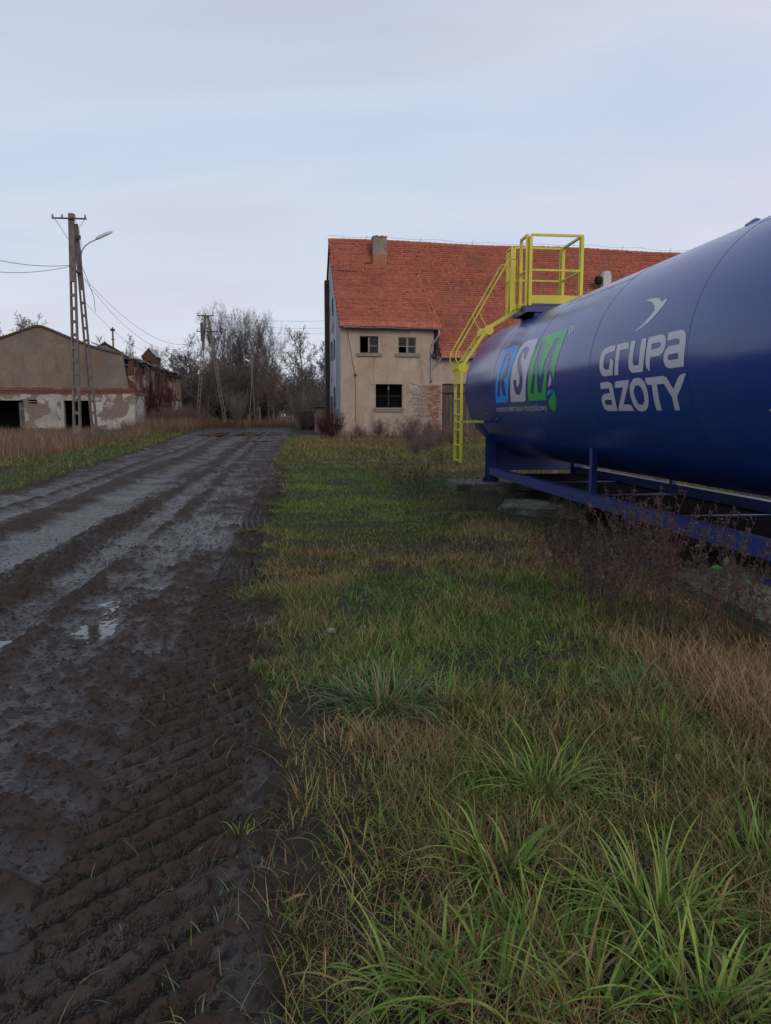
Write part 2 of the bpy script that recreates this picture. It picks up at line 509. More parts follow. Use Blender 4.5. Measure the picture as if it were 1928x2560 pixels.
# saddles: columns, web plate, wrap plate, foot plate with gussets
for ys_ in (16.45, 5.95):
    sad = MB()
    pts = []                       # web plate cut to the barrel
    for k in range(25):
        a = R(-12) + (R(-168) - R(-12)) * k / 24
        pts.append((TX + TR * math.cos(a) * 1.004, TZ + TR * math.sin(a) * 1.004))
    poly = [(6.10, pts[0][1])] + pts + [(4.16, pts[-1][1]), (4.16, .42), (6.10, .42)]
    poly = [(min(max(p[0], 4.16), 6.10), p[1]) for p in poly]
    cl = []
    for p in poly:
        if not cl or (abs(p[0] - cl[-1][0]) + abs(p[1] - cl[-1][1])) > 1e-4: cl.append(p)
    sad.prism(cl, 1, ys_ - .012, ys_ + .012)
    so = shift(sad).build('saddle', M_blue2, tank, fixn=True)
    for xc in (4.16, 6.10):
        zt = TZ - math.sqrt(max(0, TR ** 2 - (TX - xc) ** 2)) + .18
        if xc < TX: pass
        c = MB().bb(xc - .10, xc + .10, ys_ - .11, ys_ - .095, .195, zt).bb(xc - .10, xc + .10, ys_ + .095, ys_ + .11, .195, zt).bb(xc - .006, xc + .006, ys_ - .095, ys_ + .095, .195, zt)
        shift(c).build('column', M_blue2, so)
        f_ = MB().bb(xc - .22, xc + .22, ys_ - .2, ys_ + .2, .18, .195)
        shift(f_).build('foot_plate', M_blue2, so)
        for sx in (-1, 1):
            g_ = MB().prism([(xc + sx * .102, .195), (xc + sx * .21, .195), (xc + sx * .102, .34)], 1, ys_ - .006, ys_ + .006)
            shift(g_).build('gusset', M_blue2, so, fixn=True)
    # wrap plate under the barrel
    ring(ys_, TR + .001, .30, so, R(-62), R(-118), 60, 'wear_plate', M_blue2, .010)
    if ys_ > 10: ring(ys_ - .02, TR + .001, .26, so, R(-28), R(-62), 40, 'wear_plate', M_blue2, .010)
# longitudinal base rails (I section) and cross members
for xc in (4.16, 6.10):
    b = MB()
    b.bb(xc - .07, xc + .07, 6.06, 16.34, .335, .50)
    shift(b).build('base_rail', M_blue2, tank)
for yc in (9.0, 11.6, 14.0):
    shift(MB().bb(4.24, 6.02, yc - .05, yc + .05, .3535, .372)).build('cross_member', M_blue2, tank)
shift(MB().bb(4.235, 6.025, 6.1, 16.3, .34, .352)).build('shade_plate', M_shade_plate, tank)  # near-black plate added between the rails to stand in for shade below the tank
for xc, yc in ((4.16, 10.55), (6.10, 12.0), (6.10, 8.0)):
    zt = TZ - math.sqrt(TR ** 2 - (TX - xc) ** 2) + .05
    shift(MB().bb(xc - .04, xc + .04, yc - .05, yc + .05, .502, zt)).build('strut', M_blue2, tank)
# small lugs
shift(MB().bar((3.80, 15.25, 1.66), (3.70, 15.25, 1.655), .03, .015)).build('lifting_lug', M_bare, tank)
shift(MB().bar((3.80, 5.74, 1.65), (3.70, 5.74, 1.645), .04, .015)).build('lifting_lug', M_bare, tank)
b = MB().prism([(4.50, 3.44), (4.64, 3.52), (4.63, 3.565), (4.58, 3.57), (4.51, 3.52)], 1, 7.55, 7.62)
shift(b).build('lifting_lug', M_blue, tank, fixn=True)

# ---- flat lettering and emblems, stuck on the barrel
def decal(name, polys, mat, off=.003, label=None, parent=tank):
    bm = bmesh.new()
    loops = [[Vector((s, t_, 0)) for s, t_ in lp] for lp in polys]
    flat = [p for lp in loops for p in lp]
    tris = tessellate_polygon(loops)
    vs = [bm.verts.new(p) for p in flat]
    for t_ in tris:
        try: bm.faces.new([vs[i] for i in t_])
        except ValueError: pass
    return wrap(bm, name, mat, off, label, parent)
def wrap(bm, name, mat, off, label=None, parent=tank):
    ts = [v_.co.y for v_ in bm.verts]
    t0 = min(ts)
    while t0 < max(ts):
        t0 += .045
        bmesh.ops.bisect_plane(bm, geom=list(bm.verts) + list(bm.edges) + list(bm.faces), dist=1e-5, plane_co=(0, t0, 0), plane_no=(0, 1, 0))
    for v_ in bm.verts:
        s, t_ = v_.co.x, v_.co.y; a = t_ / TR; r_ = TR + off
        v_.co = Vector(T((TX - r_ * math.cos(a), -s, TZ + r_ * math.sin(a))))
    bmesh.ops.recalc_face_normals(bm, faces=bm.faces)
    for f_ in bm.faces:
        if f_.normal.x > 0: f_.normal_flip()
    me = bpy.data.meshes.new(name); bm.to_mesh(me); bm.free(); me.materials.append(mat)
    o = bpy.data.objects.new(name, me); link(o, tank if parent is None else parent)
    return tag(o, label)
LOGO = {
'G': [[[-8.809,0.236],[-8.803,0.166],[-8.951,0.162],[-9.05,0.147],[-9.097,0.114],[-9.113,0.063],[-9.104,-0.005],[-9.073,-0.029],[-9.035,-0.037],[-8.941,-0.04],[-8.922,0.05],[-8.924,0.09],[-8.861,0.071],[-8.814,0.042],[-8.832,-0.112],[-9.086,-0.116],[-9.152,-0.095],[-9.2,-0.059],[-9.231,-0.004],[-9.241,0.064],[-9.228,0.131],[-9.19,0.189],[-9.108,0.223],[-8.983,0.238]]],
'r': [[[-8.761,0.236],[-8.507,0.239],[-8.453,0.231],[-8.427,0.209],[-8.422,0.16],[-8.646,0.162],[-8.654,0.102],[-8.672,-0.117],[-8.784,-0.117],[-8.768,-0.011],[-8.762,0.11]]],
'U': [[[-8.383,0.24],[-8.268,0.239],[-8.268,0.174],[-8.279,0.074],[-8.282,0.006],[-8.266,-0.026],[-8.226,-0.04],[-8.131,-0.038],[-8.119,0.061],[-8.109,0.237],[-8.0,0.238],[-7.988,0.13],[-8.001,0.019],[-8.026,-0.117],[-8.276,-0.117],[-8.339,-0.096],[-8.379,-0.056],[-8.393,-0.0],[-8.391,0.103]]],
'P': [[[-7.944,0.237],[-7.658,0.239],[-7.599,0.228],[-7.554,0.198],[-7.534,0.153],[-7.537,0.097],[-7.575,0.051],[-7.639,0.025],[-7.851,0.021],[-7.858,-0.036],[-7.862,-0.119],[-7.905,-0.105],[-7.941,-0.076],[-7.961,-0.023],[-7.96,0.062],[-7.953,0.153]],[[-7.842,0.161],[-7.663,0.162],[-7.636,0.15],[-7.631,0.121],[-7.66,0.102],[-7.843,0.098]]],
'a1': [[[-7.5,0.239],[-7.268,0.241],[-7.21,0.233],[-7.167,0.216],[-7.135,0.186],[-7.118,0.12],[-7.125,0.032],[-7.137,-0.117],[-7.433,-0.118],[-7.485,-0.104],[-7.531,-0.07],[-7.553,-0.025],[-7.55,0.024],[-7.518,0.071],[-7.451,0.099],[-7.242,0.102],[-7.244,0.143],[-7.269,0.158],[-7.34,0.164],[-7.504,0.161]],[[-7.431,0.021],[-7.246,0.02],[-7.247,-0.038],[-7.426,-0.039],[-7.453,-0.026],[-7.455,0.004]]],
'a2': [[[-9.219,-0.185],[-9.001,-0.183],[-8.911,-0.196],[-8.862,-0.224],[-8.852,-0.276],[-8.853,-0.381],[-8.871,-0.543],[-9.161,-0.541],[-9.233,-0.516],[-9.266,-0.467],[-9.265,-0.403],[-9.229,-0.356],[-9.167,-0.331],[-9.085,-0.322],[-8.962,-0.321],[-8.964,-0.28],[-8.986,-0.262],[-9.221,-0.262]],[[-9.146,-0.401],[-8.965,-0.401],[-8.971,-0.462],[-9.146,-0.462],[-9.175,-0.448],[-9.177,-0.421]]],
'Z': [[[-8.754,-0.188],[-8.387,-0.187],[-8.426,-0.256],[-8.519,-0.345],[-8.648,-0.465],[-8.483,-0.467],[-8.437,-0.486],[-8.42,-0.545],[-8.844,-0.542],[-8.801,-0.489],[-8.685,-0.385],[-8.569,-0.264],[-8.802,-0.263],[-8.792,-0.219]]],
'O': [[[-8.156,-0.174],[-8.081,-0.188],[-8.013,-0.224],[-7.97,-0.287],[-7.961,-0.361],[-7.979,-0.43],[-8.034,-0.499],[-8.116,-0.541],[-8.219,-0.555],[-8.318,-0.54],[-8.369,-0.495],[-8.398,-0.435],[-8.409,-0.363],[-8.405,-0.292],[-8.361,-0.23],[-8.269,-0.182]],[[-8.175,-0.254],[-8.111,-0.275],[-8.074,-0.324],[-8.067,-0.379],[-8.088,-0.434],[-8.14,-0.472],[-8.197,-0.477],[-8.258,-0.46],[-8.289,-0.416],[-8.309,-0.358],[-8.302,-0.309],[-8.257,-0.266]]],
'TY': [[[-7.989,-0.186],[-7.561,-0.186],[-7.497,-0.203],[-7.385,-0.326],[-7.261,-0.221],[-7.213,-0.194],[-7.162,-0.187],[-7.099,-0.185],[-7.215,-0.308],[-7.34,-0.404],[-7.353,-0.544],[-7.459,-0.543],[-7.443,-0.405],[-7.571,-0.264],[-7.724,-0.266],[-7.727,-0.355],[-7.743,-0.543],[-7.861,-0.543],[-7.856,-0.432],[-7.838,-0.264],[-7.933,-0.263],[-7.971,-0.24]]],
'bird': [[[-8.391,0.702],[-8.288,0.71],[-8.11,0.696],[-8.025,0.677],[-7.97,0.65],[-7.908,0.615],[-7.874,0.631],[-7.845,0.644],[-7.804,0.627],[-7.802,0.605],[-7.84,0.546],[-7.946,0.465],[-8.039,0.412],[-8.219,0.361],[-8.445,0.312],[-8.336,0.346],[-8.175,0.411],[-8.07,0.474],[-8.004,0.538],[-8.054,0.591],[-8.16,0.651],[-8.257,0.68]]],
'blue': [[[-13.272,0.666],[-13.215,0.622],[-13.17,0.47],[-13.247,0.292],[-13.315,0.126],[-13.38,-0.071],[-13.485,-0.312],[-13.603,-0.351],[-14.382,-0.356],[-14.312,-0.143],[-14.229,0.067],[-14.239,0.228],[-14.198,0.355],[-14.154,0.495],[-14.115,0.582],[-14.055,0.669],[-13.834,0.676]],[[-14.185,-0.227],[-14.062,0.071],[-13.952,0.286],[-13.946,0.49],[-13.91,0.537],[-13.626,0.54],[-13.52,0.488],[-13.422,0.304],[-13.488,0.135],[-13.68,0.073],[-13.588,-0.227],[-13.77,-0.23],[-13.866,-0.042],[-13.904,0.063],[-13.95,-0.081],[-14.029,-0.231]]],
'bowl': [[[-13.745,0.42],[-13.64,0.412],[-13.564,0.293],[-13.626,0.183],[-13.804,0.162],[-13.775,0.264]]],
'grey': [[[-12.233,0.673],[-12.179,0.631],[-12.133,0.423],[-12.201,0.242],[-12.289,0.091],[-12.33,-0.064],[-12.426,-0.315],[-12.52,-0.356],[-13.339,-0.353],[-13.285,-0.174],[-13.242,0.073],[-13.231,0.271],[-13.158,0.428],[-13.123,0.57],[-13.006,0.655],[-12.846,0.681]],[[-12.507,0.353],[-12.466,0.413],[-12.459,0.48],[-12.536,0.537],[-12.65,0.57],[-12.774,0.564],[-12.881,0.517],[-12.952,0.432],[-12.96,0.313],[-12.895,0.22],[-12.784,0.137],[-12.693,0.065],[-12.699,-0.039],[-12.773,-0.103],[-12.858,-0.09],[-12.899,-0.021],[-12.902,0.018],[-13.059,0.025],[-13.048,-0.054],[-13.012,-0.153],[-12.931,-0.219],[-12.82,-0.242],[-12.69,-0.221],[-12.559,-0.13],[-12.505,-0.019],[-12.529,0.113],[-12.647,0.234],[-12.753,0.299],[-12.796,0.38],[-12.776,0.458],[-12.697,0.476],[-12.636,0.387],[-12.633,0.348]]],
'green': [[[-11.884,0.664],[-10.853,0.672],[-10.797,0.619],[-10.8,0.421],[-10.845,0.25],[-10.899,0.082],[-10.962,-0.121],[-10.991,-0.037],[-11.062,0.066],[-11.076,0.184],[-11.027,0.425],[-10.969,0.55],[-11.183,0.55],[-11.265,0.403],[-11.412,0.241],[-11.485,0.091],[-11.586,-0.038],[-11.596,0.167],[-11.664,0.551],[-11.877,0.552],[-11.874,0.402],[-11.905,0.204],[-11.979,0.011],[-12.105,-0.238],[-11.946,-0.238],[-11.828,0.004],[-11.784,0.313],[-11.746,0.088],[-11.727,-0.089],[-11.723,-0.235],[-11.551,-0.234],[-11.426,-0.058],[-11.28,0.198],[-11.203,0.346],[-11.217,0.177],[-11.256,0.044],[-11.308,-0.175],[-11.391,-0.351],[-12.292,-0.354],[-12.257,-0.206],[-12.208,-0.023],[-12.153,0.184],[-12.076,0.363],[-12.02,0.537]]],
'dgrey': [[[-11.107,0.023],[-11.05,-0.042],[-11.067,-0.1],[-11.114,-0.144],[-11.223,-0.156],[-11.185,-0.094]]],
'dblue': [[[-11.066,-0.192],[-11.073,-0.225],[-11.125,-0.258],[-11.225,-0.272],[-11.317,-0.304],[-11.302,-0.252],[-11.241,-0.215],[-11.12,-0.211]]],
'dgreen': [[[-11.01,-0.194],[-10.956,-0.254],[-10.936,-0.339],[-10.981,-0.424],[-11.073,-0.502],[-11.188,-0.528],[-11.281,-0.5],[-11.318,-0.437],[-11.287,-0.357],[-11.199,-0.324],[-11.112,-0.309],[-11.035,-0.26]]],
'reg': [[[-10.621,0.69],[-10.561,0.634],[-10.562,0.579],[-10.635,0.561],[-10.697,0.585],[-10.747,0.639],[-10.731,0.687]],[[-10.634,0.674],[-10.593,0.638],[-10.597,0.593],[-10.64,0.576],[-10.68,0.596],[-10.707,0.63],[-10.696,0.669]]],
'regR': [[[-10.638,0.596],[-10.656,0.659],[-10.614,0.65],[-10.601,0.626],[-10.619,0.622],[-10.585,0.594],[-10.606,0.597],[-10.633,0.619],[-10.616,0.593]]],
}

LBL = dict(G='light grey letter G', r='light grey letter R of the upper word', U='light grey letter U', P='light grey letter P', a1='light grey last letter A of the upper word',
           a2='light grey first letter A of the lower word', Z='light grey letter Z', O='light grey letter O', TY='light grey joined letters T and Y')
for k_ in ('G', 'r', 'U', 'P', 'a1', 'a2', 'Z', 'O', 'TY'): decal('letter', LOGO[k_], M_logo_grey, label=LBL[k_])
decal('bird_emblem', LOGO['bird'], M_logo_grey, label='light grey swooping bird emblem')
decal('logo_block', LOGO['blue'], M_logo_blue, label='sky blue block with letter R cut out')
decal('logo_block', LOGO['grey'], M_logo_grey, label='grey block with letter S cut out')
decal('logo_block', LOGO['green'], M_logo_green, label='green block with letter M cut out')
decal('logo_drop', LOGO['bowl'], M_logo_blue, label='sky blue bowl of the letter R')
decal('logo_drop', LOGO['dgrey'], M_logo_grey, label='small grey tip of the drop')
decal('logo_drop', LOGO['dblue'], M_logo_blue, label='small sky blue middle of the drop')
decal('logo_drop', LOGO['dgreen'], M_logo_green, label='green lower end of the drop')
decal('registered_mark', LOGO['reg'], M_logo_grey, label='pale ring of the registered mark')
decal('registered_mark', LOGO['regR'], M_logo_grey, label='small letter R in the registered mark')
fc = bpy.data.curves.new('txt', 'FONT'); fc.body = 'roztwór saletrzano–mocznikowy'
fo = bpy.data.objects.new('txt', fc); COL.objects.link(fo)
bpy.context.view_layer.update()
me_ = bpy.data.meshes.new_from_object(fo.evaluated_get(bpy.context.evaluated_depsgraph_get()))
bpy.data.objects.remove(fo); bpy.data.curves.remove(fc)
bm = bmesh.new(); bm.from_mesh(me_); bpy.data.meshes.remove(me_)
bmesh.ops.triangulate(bm, faces=bm.faces)
mx = max(v_.co.x for v_ in bm.verts); mh = .70
for v_ in bm.verts:
    v_.co = Vector((-14.50 + v_.co.x / mx * 3.03, -.515 + v_.co.y * .165, 0))
wrap(bm, 'subtitle', M_logo_grey, .003, 'small light grey line of lettering')['kind'] = 'stuff'

# ---- platform with guard rails (all yellow), on blue legs
PX0, PX1, PY0, PY1, PZ = 4.27, 5.28, 14.28, 15.40, 3.70
plat = shift(MB().bb(PX0, PX1, PY0, PY1, PZ - .05, PZ - .015)).build('platform', M_blue2, tank)
b = MB()
for yb in (PY0 + .05, PY1 - .05): b.bb(PX0, PX1, yb - .04, yb + .04, PZ - .17, PZ - .052)
for xb in (PX0 + .04,): b.bb(xb - .035, xb + .035, PY0 + .1, PY1 - .1, PZ - .165, PZ - .054)
shift(b).build('platform_beam', M_blue2, plat)
for xb in (PX0 + .22, PX1 - .15):
    for yb in (PY0 + .12, PY1 - .12):
        zt = TZ + math.sqrt(TR ** 2 - (TX - xb) ** 2) - .03
        if zt < PZ - .18: shift(MB().bb(xb - .06, xb + .06, yb - .06, yb + .06, zt, PZ - .17)).build('platform_leg', M_blue2, plat)
RT = 4.89
def rail_set(posts, top, mids, toe=None):
    for p in posts:
        shift(MB().bar((p[0], p[1], PZ - .06), (p[0], p[1], p[2]), .055, .04, (0, 1, 0))).build('post', M_yel, plat)
    for a_, b_ in top: shift(MB().bar(a_, b_, .04, .04)).build('rail', M_yel, plat)
    for a_, b_ in mids: shift(MB().bar(a_, b_, .035, .035)).build('rail', M_yel, plat)
# near side
rail_set([(PX0 + .03, PY0, RT), (PX1, PY0, RT)], [((PX0 + .03, PY0, RT + .02), (PX1 + .02, PY0, RT + .02))], [((PX0 + .06, PY0, 4.28), (PX1 - .03, PY0, 4.28))])
shift(MB().bb(PX0 + .06, PX1 - .03, PY0 - .006, PY0 + .006, PZ - .02, PZ + .13)).build('toe_board', M_yel, plat)
# far side
rail_set([(PX0 + .03, PY1, RT), (PX1 - .02, PY1, RT)], [((PX0 + .03, PY1, RT + .02), (PX1, PY1, RT + .02))], [((PX0 + .06, PY1, 4.28), (PX1 - .05, PY1, 4.28))])
shift(MB().bb(PX0 + .06, PX1 - .05, PY1 - .006, PY1 + .006, PZ - .02, PZ + .13)).build('toe_board', M_yel, plat)
# right side
rail_set([(PX1, PY1 - .08, RT), (PX1, PY0 + .07, RT)], [((PX1, PY0 + .05, RT + .02), (PX1, PY1 - .06, RT + .02))], [((PX1, PY0 + .1, 4.28), (PX1, PY1 - .11, 4.28))])
shift(MB().bb(PX1 - .006, PX1 + .006, PY0 + .05, PY1 - .06, PZ - .02, PZ + .13)).build('toe_board', M_yel, plat)
# left side, two short pieces leaving the ladder opening
rail_set([(PX0 - .02, PY0 + .06, RT), (PX0 - .02, PY0 + .46, RT)], [((PX0 - .02, PY0 + .04, RT + .02), (PX0 - .02, PY0 + .48, RT + .02))], [((PX0 - .02, PY0 + .09, 4.28), (PX0 - .02, PY0 + .43, 4.28))])
rail_set([(PX0 - .02, PY1 - .02, RT), (PX0 - .02, PY1 + .30, RT)], [((PX0 - .02, PY1 - .04, RT + .02), (PX0 - .02, PY1 + .32, RT + .02))], [((PX0 - .02, PY1 + .02, 4.28), (PX0 - .02, PY1 + .27, 4.28))])

# ---- ladder up the side
lad = empty('ladder', (0, 0, 0)); lad.parent = tank
path = [(3.14, .69), (3.14, 2.54), (3.63, 3.26), (4.07, 3.53), (4.30, 3.66)]
for yl in (14.8, 15.37):
    for a_, c_ in zip(path[:-1], path[1:]):
        shift(MB().bar((a_[0], yl, a_[1]), (c_[0], yl, c_[1]), .055, .03, (0, 1, 0))).build('stringer', M_yel, lad)
    shift(MB().tube([(3.16, yl - .02, 2.52), (3.16, yl + .02, 2.52)], .09, 16)).build('joint_plate', M_yel, lad)
    shift(MB().tube([(3.66, yl - .02, 3.24), (3.66, yl + .02, 3.24)], .09, 16)).build('joint_plate', M_yel, lad)
def rung(p): shift(MB().bb(p[0] - .015, p[0] + .015, 14.83, 15.34, p[1] - .012, p[1] + .012)).build('rung', M_yel, lad)
for k in range(7): rung((3.14, .73 + .30 * k))
for (a_, c_, n) in ((path[1], path[2], 3), (path[2], path[3], 2)):
    for k in range(n):
        q = (k + .6) / n; rung((a_[0] + (c_[0] - a_[0]) * q, a_[1] + (c_[1] - a_[1]) * q))
for yl in (14.8, 15.37):
    hp = [(3.16, 2.50), (3.08, 2.58), (3.02, 2.68), (3.03, 2.82), (3.10, 2.94), (3.95, 4.42), (4.0, 4.51), (4.05, 4.565), (4.12, 4.58), (4.18, 4.54), (4.205, 4.44), (4.205, 3.64)]
    shift(MB().tube([(p[0], yl, p[1]) for p in hp], .014, 8)).build('handrail', M_yel, lad, smooth=True)
    shift(MB().tube([(3.46, yl, 3.57), (3.63, yl, 3.27)], .011, 6)).build('handrail_brace', M_yel, lad)
for zl in (1.49,):
    for yl in (14.8, 15.37):
        shift(MB().bar((3.14, yl, zl), (3.46, yl, zl), .03, .03)).build('standoff', M_yel, lad)
        shift(MB().bar((3.42, yl, zl), (3.58, yl, zl), .05, .055)).build('standoff', M_yel, lad)
        shift(MB().bar((3.585, yl, zl), (3.93, yl, zl), .04, .04)).build('standoff', M_blue2, lad)
    shift(MB().bar((3.14, 14.83, zl), (3.14, 15.34, zl), .03, .03)).build('standoff', M_yel, lad)

# ================================================================== concrete slabs under the frame
t = NT('old_concrete')
n_ = t.noise(2.2, 5, .65); n2_ = t.noise(14, 5, .65)
moss = t.ramp(t.noise(1.3, 5, .7, .4), [(.40, 0), (.55, 1)])
base_ = t.ramp(n2_, [(.3, (.10, .09, .08)), (.7, (.21, .195, .175))])
t.set('Base Color', t.mix(t.math('MULTIPLY', moss, .75), base_, (.035, .045, .018))); t.set('Roughness', .85); t.set('Specular IOR Level', .25)
t.bump(t.math('ADD', n2_, t.noise(60, 4)), .6, .01)
M_conc = t.m
def rough_slab(name, x0, x1, y0, y1, z0, z1, rz, label, cat='slab', mat=None, seed=0, group=None):
    rs = random.Random(seed); cx, cy = (x0 + x1) / 2, (y0 + y1) / 2
    bm = bmesh.new(); bmesh.ops.create_cube(bm, size=1)
    bmesh.ops.subdivide_edges(bm, edges=bm.edges[:], cuts=9, use_grid_fill=True)
    sx, sy, sz = x1 - x0, y1 - y0, z1 - z0
    for v_ in bm.verts:
        e_ = sum(abs(abs(c_) - .5) < 1e-4 for c_ in v_.co)
        v_.co = Vector((v_.co.x * sx, v_.co.y * sy, v_.co.z * sz))
        k_ = .006 if e_ == 1 else .022
        v_.co += Vector((rs.uniform(-k_, k_), rs.uniform(-k_, k_), rs.uniform(-k_, k_ * .3)))
    me = bpy.data.meshes.new(name); bm.to_mesh(me); bm.free(); me.materials.append(mat or M_conc)
    o = bpy.data.objects.new(name, me); o.location = (cx, cy, (z0 + z1) / 2); o.rotation_euler = (0, 0, rz)
    link(o); return tag(o, label, cat, group)
rough_slab('concrete_slab', 3.30, 6.9, 15.95, 17.2, .0, .178, R(1), 'upper mossy concrete slab carrying the far feet of the blue tank frame', seed=1)
rough_slab('concrete_slab', 3.42, 6.9, 15.3, 17.0, -.14, -.003, R(-2), 'lower concrete slab poking out beneath the slab of the far tank feet', seed=2)
rough_slab('concrete_slab', 3.35, 4.7, 11.7, 13.0, -.08, .15, R(-20), 'loose tilted concrete block lying between the frame and the far slab', cat='block', seed=3)
rough_slab('concrete_slab', 3.30, 6.9, 4.75, 6.75, -.06, .176, R(-3), 'wide mossy concrete slab under the near foot of the tank frame', seed=4)

# ================================================================== the old barn with the red roof
def plaster_mat(name, c1, c2, stain, under, peel=.0, bump=.4):
    """rendered wall: mottled colour, vertical streaks, patches where the coat has come off"""
    t = NT(name)
    n = t.noise(.55, 5, .6, .3); n2 = t.noise(3.5, 5, .65)
    col = t.ramp(t.math('ADD', t.math('MULTIPLY', n, .6), t.math('MULTIPLY', n2, .4)), [(.35, c1), (.65, c2)])
    st = t.noise(1.6, 5, .7, .2, (1, 1, .22))
    col = t.mix(t.ramp(st, [(.52, 0), (.72, .75)]), col, stain)
    pt = t.noise(.28, 4, .55, .2)
    col = t.mix(t.ramp(pt, [(.48, 0), (.62, .55)]), col, tuple(x * y for x, y in zip(c1, (.92, .74, .62))))
    col = t.mix(t.ramp(t.noise(.33, 4, .6, .3, (1.3, 1, 1)), [(.52, 0), (.62, .5)]), col, tuple((c1[0] * .8, c1[0] * .76, c1[0] * .7)))
    if peel:
        pn = t.noise(.75, 6, .62, .6)
        pm = t.ramp(pn, [(.60 - peel * .2, 0), (.612 - peel * .2, 1)])
        col = t.mix(pm, col, t.ramp(n2, [(.3, under), (.7, tuple(x * 1.35 for x in under))]))
        h = t.math('ADD', t.math('MULTIPLY', pm, -1.2), n2)
    else: h = n2
    t.set('Base Color', col); t.set('Roughness', .9); t.set('Specular IOR Level', .2)
    t.bump(t.math('ADD', h, t.math('MULTIPLY', t.noise(40, 4, .6), .3)), bump, .03)
    return t.m
M_ren = plaster_mat('ochre_render', (.32, .245, .187), (.43, .343, .272), (.17, .14, .12), (.25, .13, .09), 0)
M_ren_grey = plaster_mat('grey_render', (.28, .28, .30), (.38, .38, .40), (.15, .14, .14), (.2, .15, .12), 0)
M_white = plaster_mat('whitewash', (.42, .42, .44), (.55, .55, .58), (.22, .2, .2), (.22, .15, .11), .15)
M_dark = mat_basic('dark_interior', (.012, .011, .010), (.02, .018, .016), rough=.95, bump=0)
M_brick = mat_basic('old_brick', (.20, .075, .045), (.32, .13, .085), 6, .9, .5, 60, .006, .2, use_rnd=.6)
M_mortar = mat_basic('mortar', (.22, .19, .16), (.34, .30, .27), 8, .95, .4, 50)
M_wood = mat_basic('weathered_wood', (.045, .034, .030), (.13, .105, .095), 3, .85, .6, 20, .01, .2, stretch=(6, 6, .5), use_rnd=.35)
M_wood_d = mat_basic('dark_wood', (.02, .016, .014), (.05, .04, .035), 4, .85, .4, 20, stretch=(4, 4, .6))
M_frame = mat_basic('flaking_white_frame', (.17, .155, .14), (.27, .25, .23), 9, .7, .3, 40)
M_zinc = mat_basic('zinc', (.20, .21, .22), (.34, .36, .38), 3, .5, .15, 12, .01, .4, metal=.4)
M_stone = mat_basic('sill_stone', (.17, .14, .12), (.27, .23, .20), 5, .85, .4, 30)
t = NT('window_glass'); t.set('Base Color', (.012, .012, .013)); t.set('Roughness', .35); t.set('Specular IOR Level', .2); t.bump(t.noise(3, 2), .15, .01)
M_glass = t.m
t = NT('clay_tile')
n_ = t.noise(.42, 5, .65, .4); n2_ = t.noise(5, 4, .6); r_ = t.attr('rnd')
c_ = t.ramp(r_, [(0, (.17, .050, .036)), (.45, (.34, .103, .064)), (.8, (.43, .145, .09)), (1, (.53, .23, .15))])
c_ = t.mix(t.ramp(n_, [(.45, 0), (.72, .5)]), c_, (.15, .075, .062))
c_ = t.mix(t.ramp(n2_, [(.55, 0), (.85, .35)]), c_, (.15, .07, .05))
t.set('Base Color', c_); t.set('Roughness', .82); t.set('Specular IOR Level', .25); t.bump(n2_, .4, .01)
M_tile = t.m

HR = R(3.5)
house = empty('old_barn', (2.75, 50.2, 0), HR, label='ochre rendered old barn with a huge red tiled roof and dark broken windows', cat='barn')
hc_, hs_ = math.cos(HR), math.sin(HR)
def HW(x, y): return (2.75 + x * hc_ - y * hs_, 50.2 + x * hs_ + y * hc_)

def wall_open(name, x0, x1, z0, z1, opens, th, mat, parent, yf=0.0, jitter=0):
    """wall in the local xz plane, front at y=yf, back at yf+th, with rectangular openings"""
    xs_ = sorted({x0, x1, *[o[0] for o in opens], *[o[1] for o in opens]}); zs_ = sorted({z0, z1, *[o[2] for o in opens], *[o[3] for o in opens]})
    xs_ = [x for x in xs_ if x0 <= x <= x1]; zs_ = [z for z in zs_ if z0 <= z <= z1]
    nx_, nz_ = len(xs_) - 1, len(zs_) - 1
    solid = [[not any(o[0] < (xs_[i] + xs_[i + 1]) / 2 < o[1] and o[2] < (zs_[k] + zs_[k + 1]) / 2 < o[3] for o in opens) for k in range(nz_)] for i in range(nx_)]
    vi = {}; vs = []; fs = []
    def P(i, k, b):
        key = (i, k, b)
        if key not in vi: vi[key] = len(vs); vs.append((xs_[i], yf + th * b, zs_[k]))
        return vi[key]
    S = lambda i, k: 0 <= i < nx_ and 0 <= k < nz_ and solid[i][k]
    for i in range(nx_):
        for k in range(nz_):
            if not S(i, k): continue
            fs.append((P(i, k, 0), P(i + 1, k, 0), P(i + 1, k + 1, 0), P(i, k + 1, 0)))
            fs.append((P(i, k, 1), P(i, k + 1, 1), P(i + 1, k + 1, 1), P(i + 1, k, 1)))
            if not S(i - 1, k): fs.append((P(i, k, 0), P(i, k + 1, 0), P(i, k + 1, 1), P(i, k, 1)))
            if not S(i + 1, k): fs.append((P(i + 1, k, 0), P(i + 1, k, 1), P(i + 1, k + 1, 1), P(i + 1, k + 1, 0)))
            if not S(i, k - 1): fs.append((P(i, k, 0), P(i, k, 1), P(i + 1, k, 1), P(i + 1, k, 0)))
            if not S(i, k + 1): fs.append((P(i, k + 1, 0), P(i + 1, k + 1, 0), P(i + 1, k + 1, 1), P(i, k + 1, 1)))
    b = MB(); b.add(vs, fs)
    return b.build(name, mat, parent)
EL, ER = 7.25, 5.42           # eaves heights left, right
RZ, RY = 13.85, 6.0           # ridge
W1, W2, W3 = (1.23, 2.43, 5.63, 6.70), (3.74, 4.92, 5.63, 6.67), (2.26, 4.02, 2.15, 3.66)
DR = (6.70, 9.75, .1, 3.72)
wall_open('front_wall', 0, 30, -.2, EL, [W1, W2, W3, DR, (6.12, 31, ER, EL + 1), (14, 15.6, 1.6, 3.2)], .42, M_ren, house)
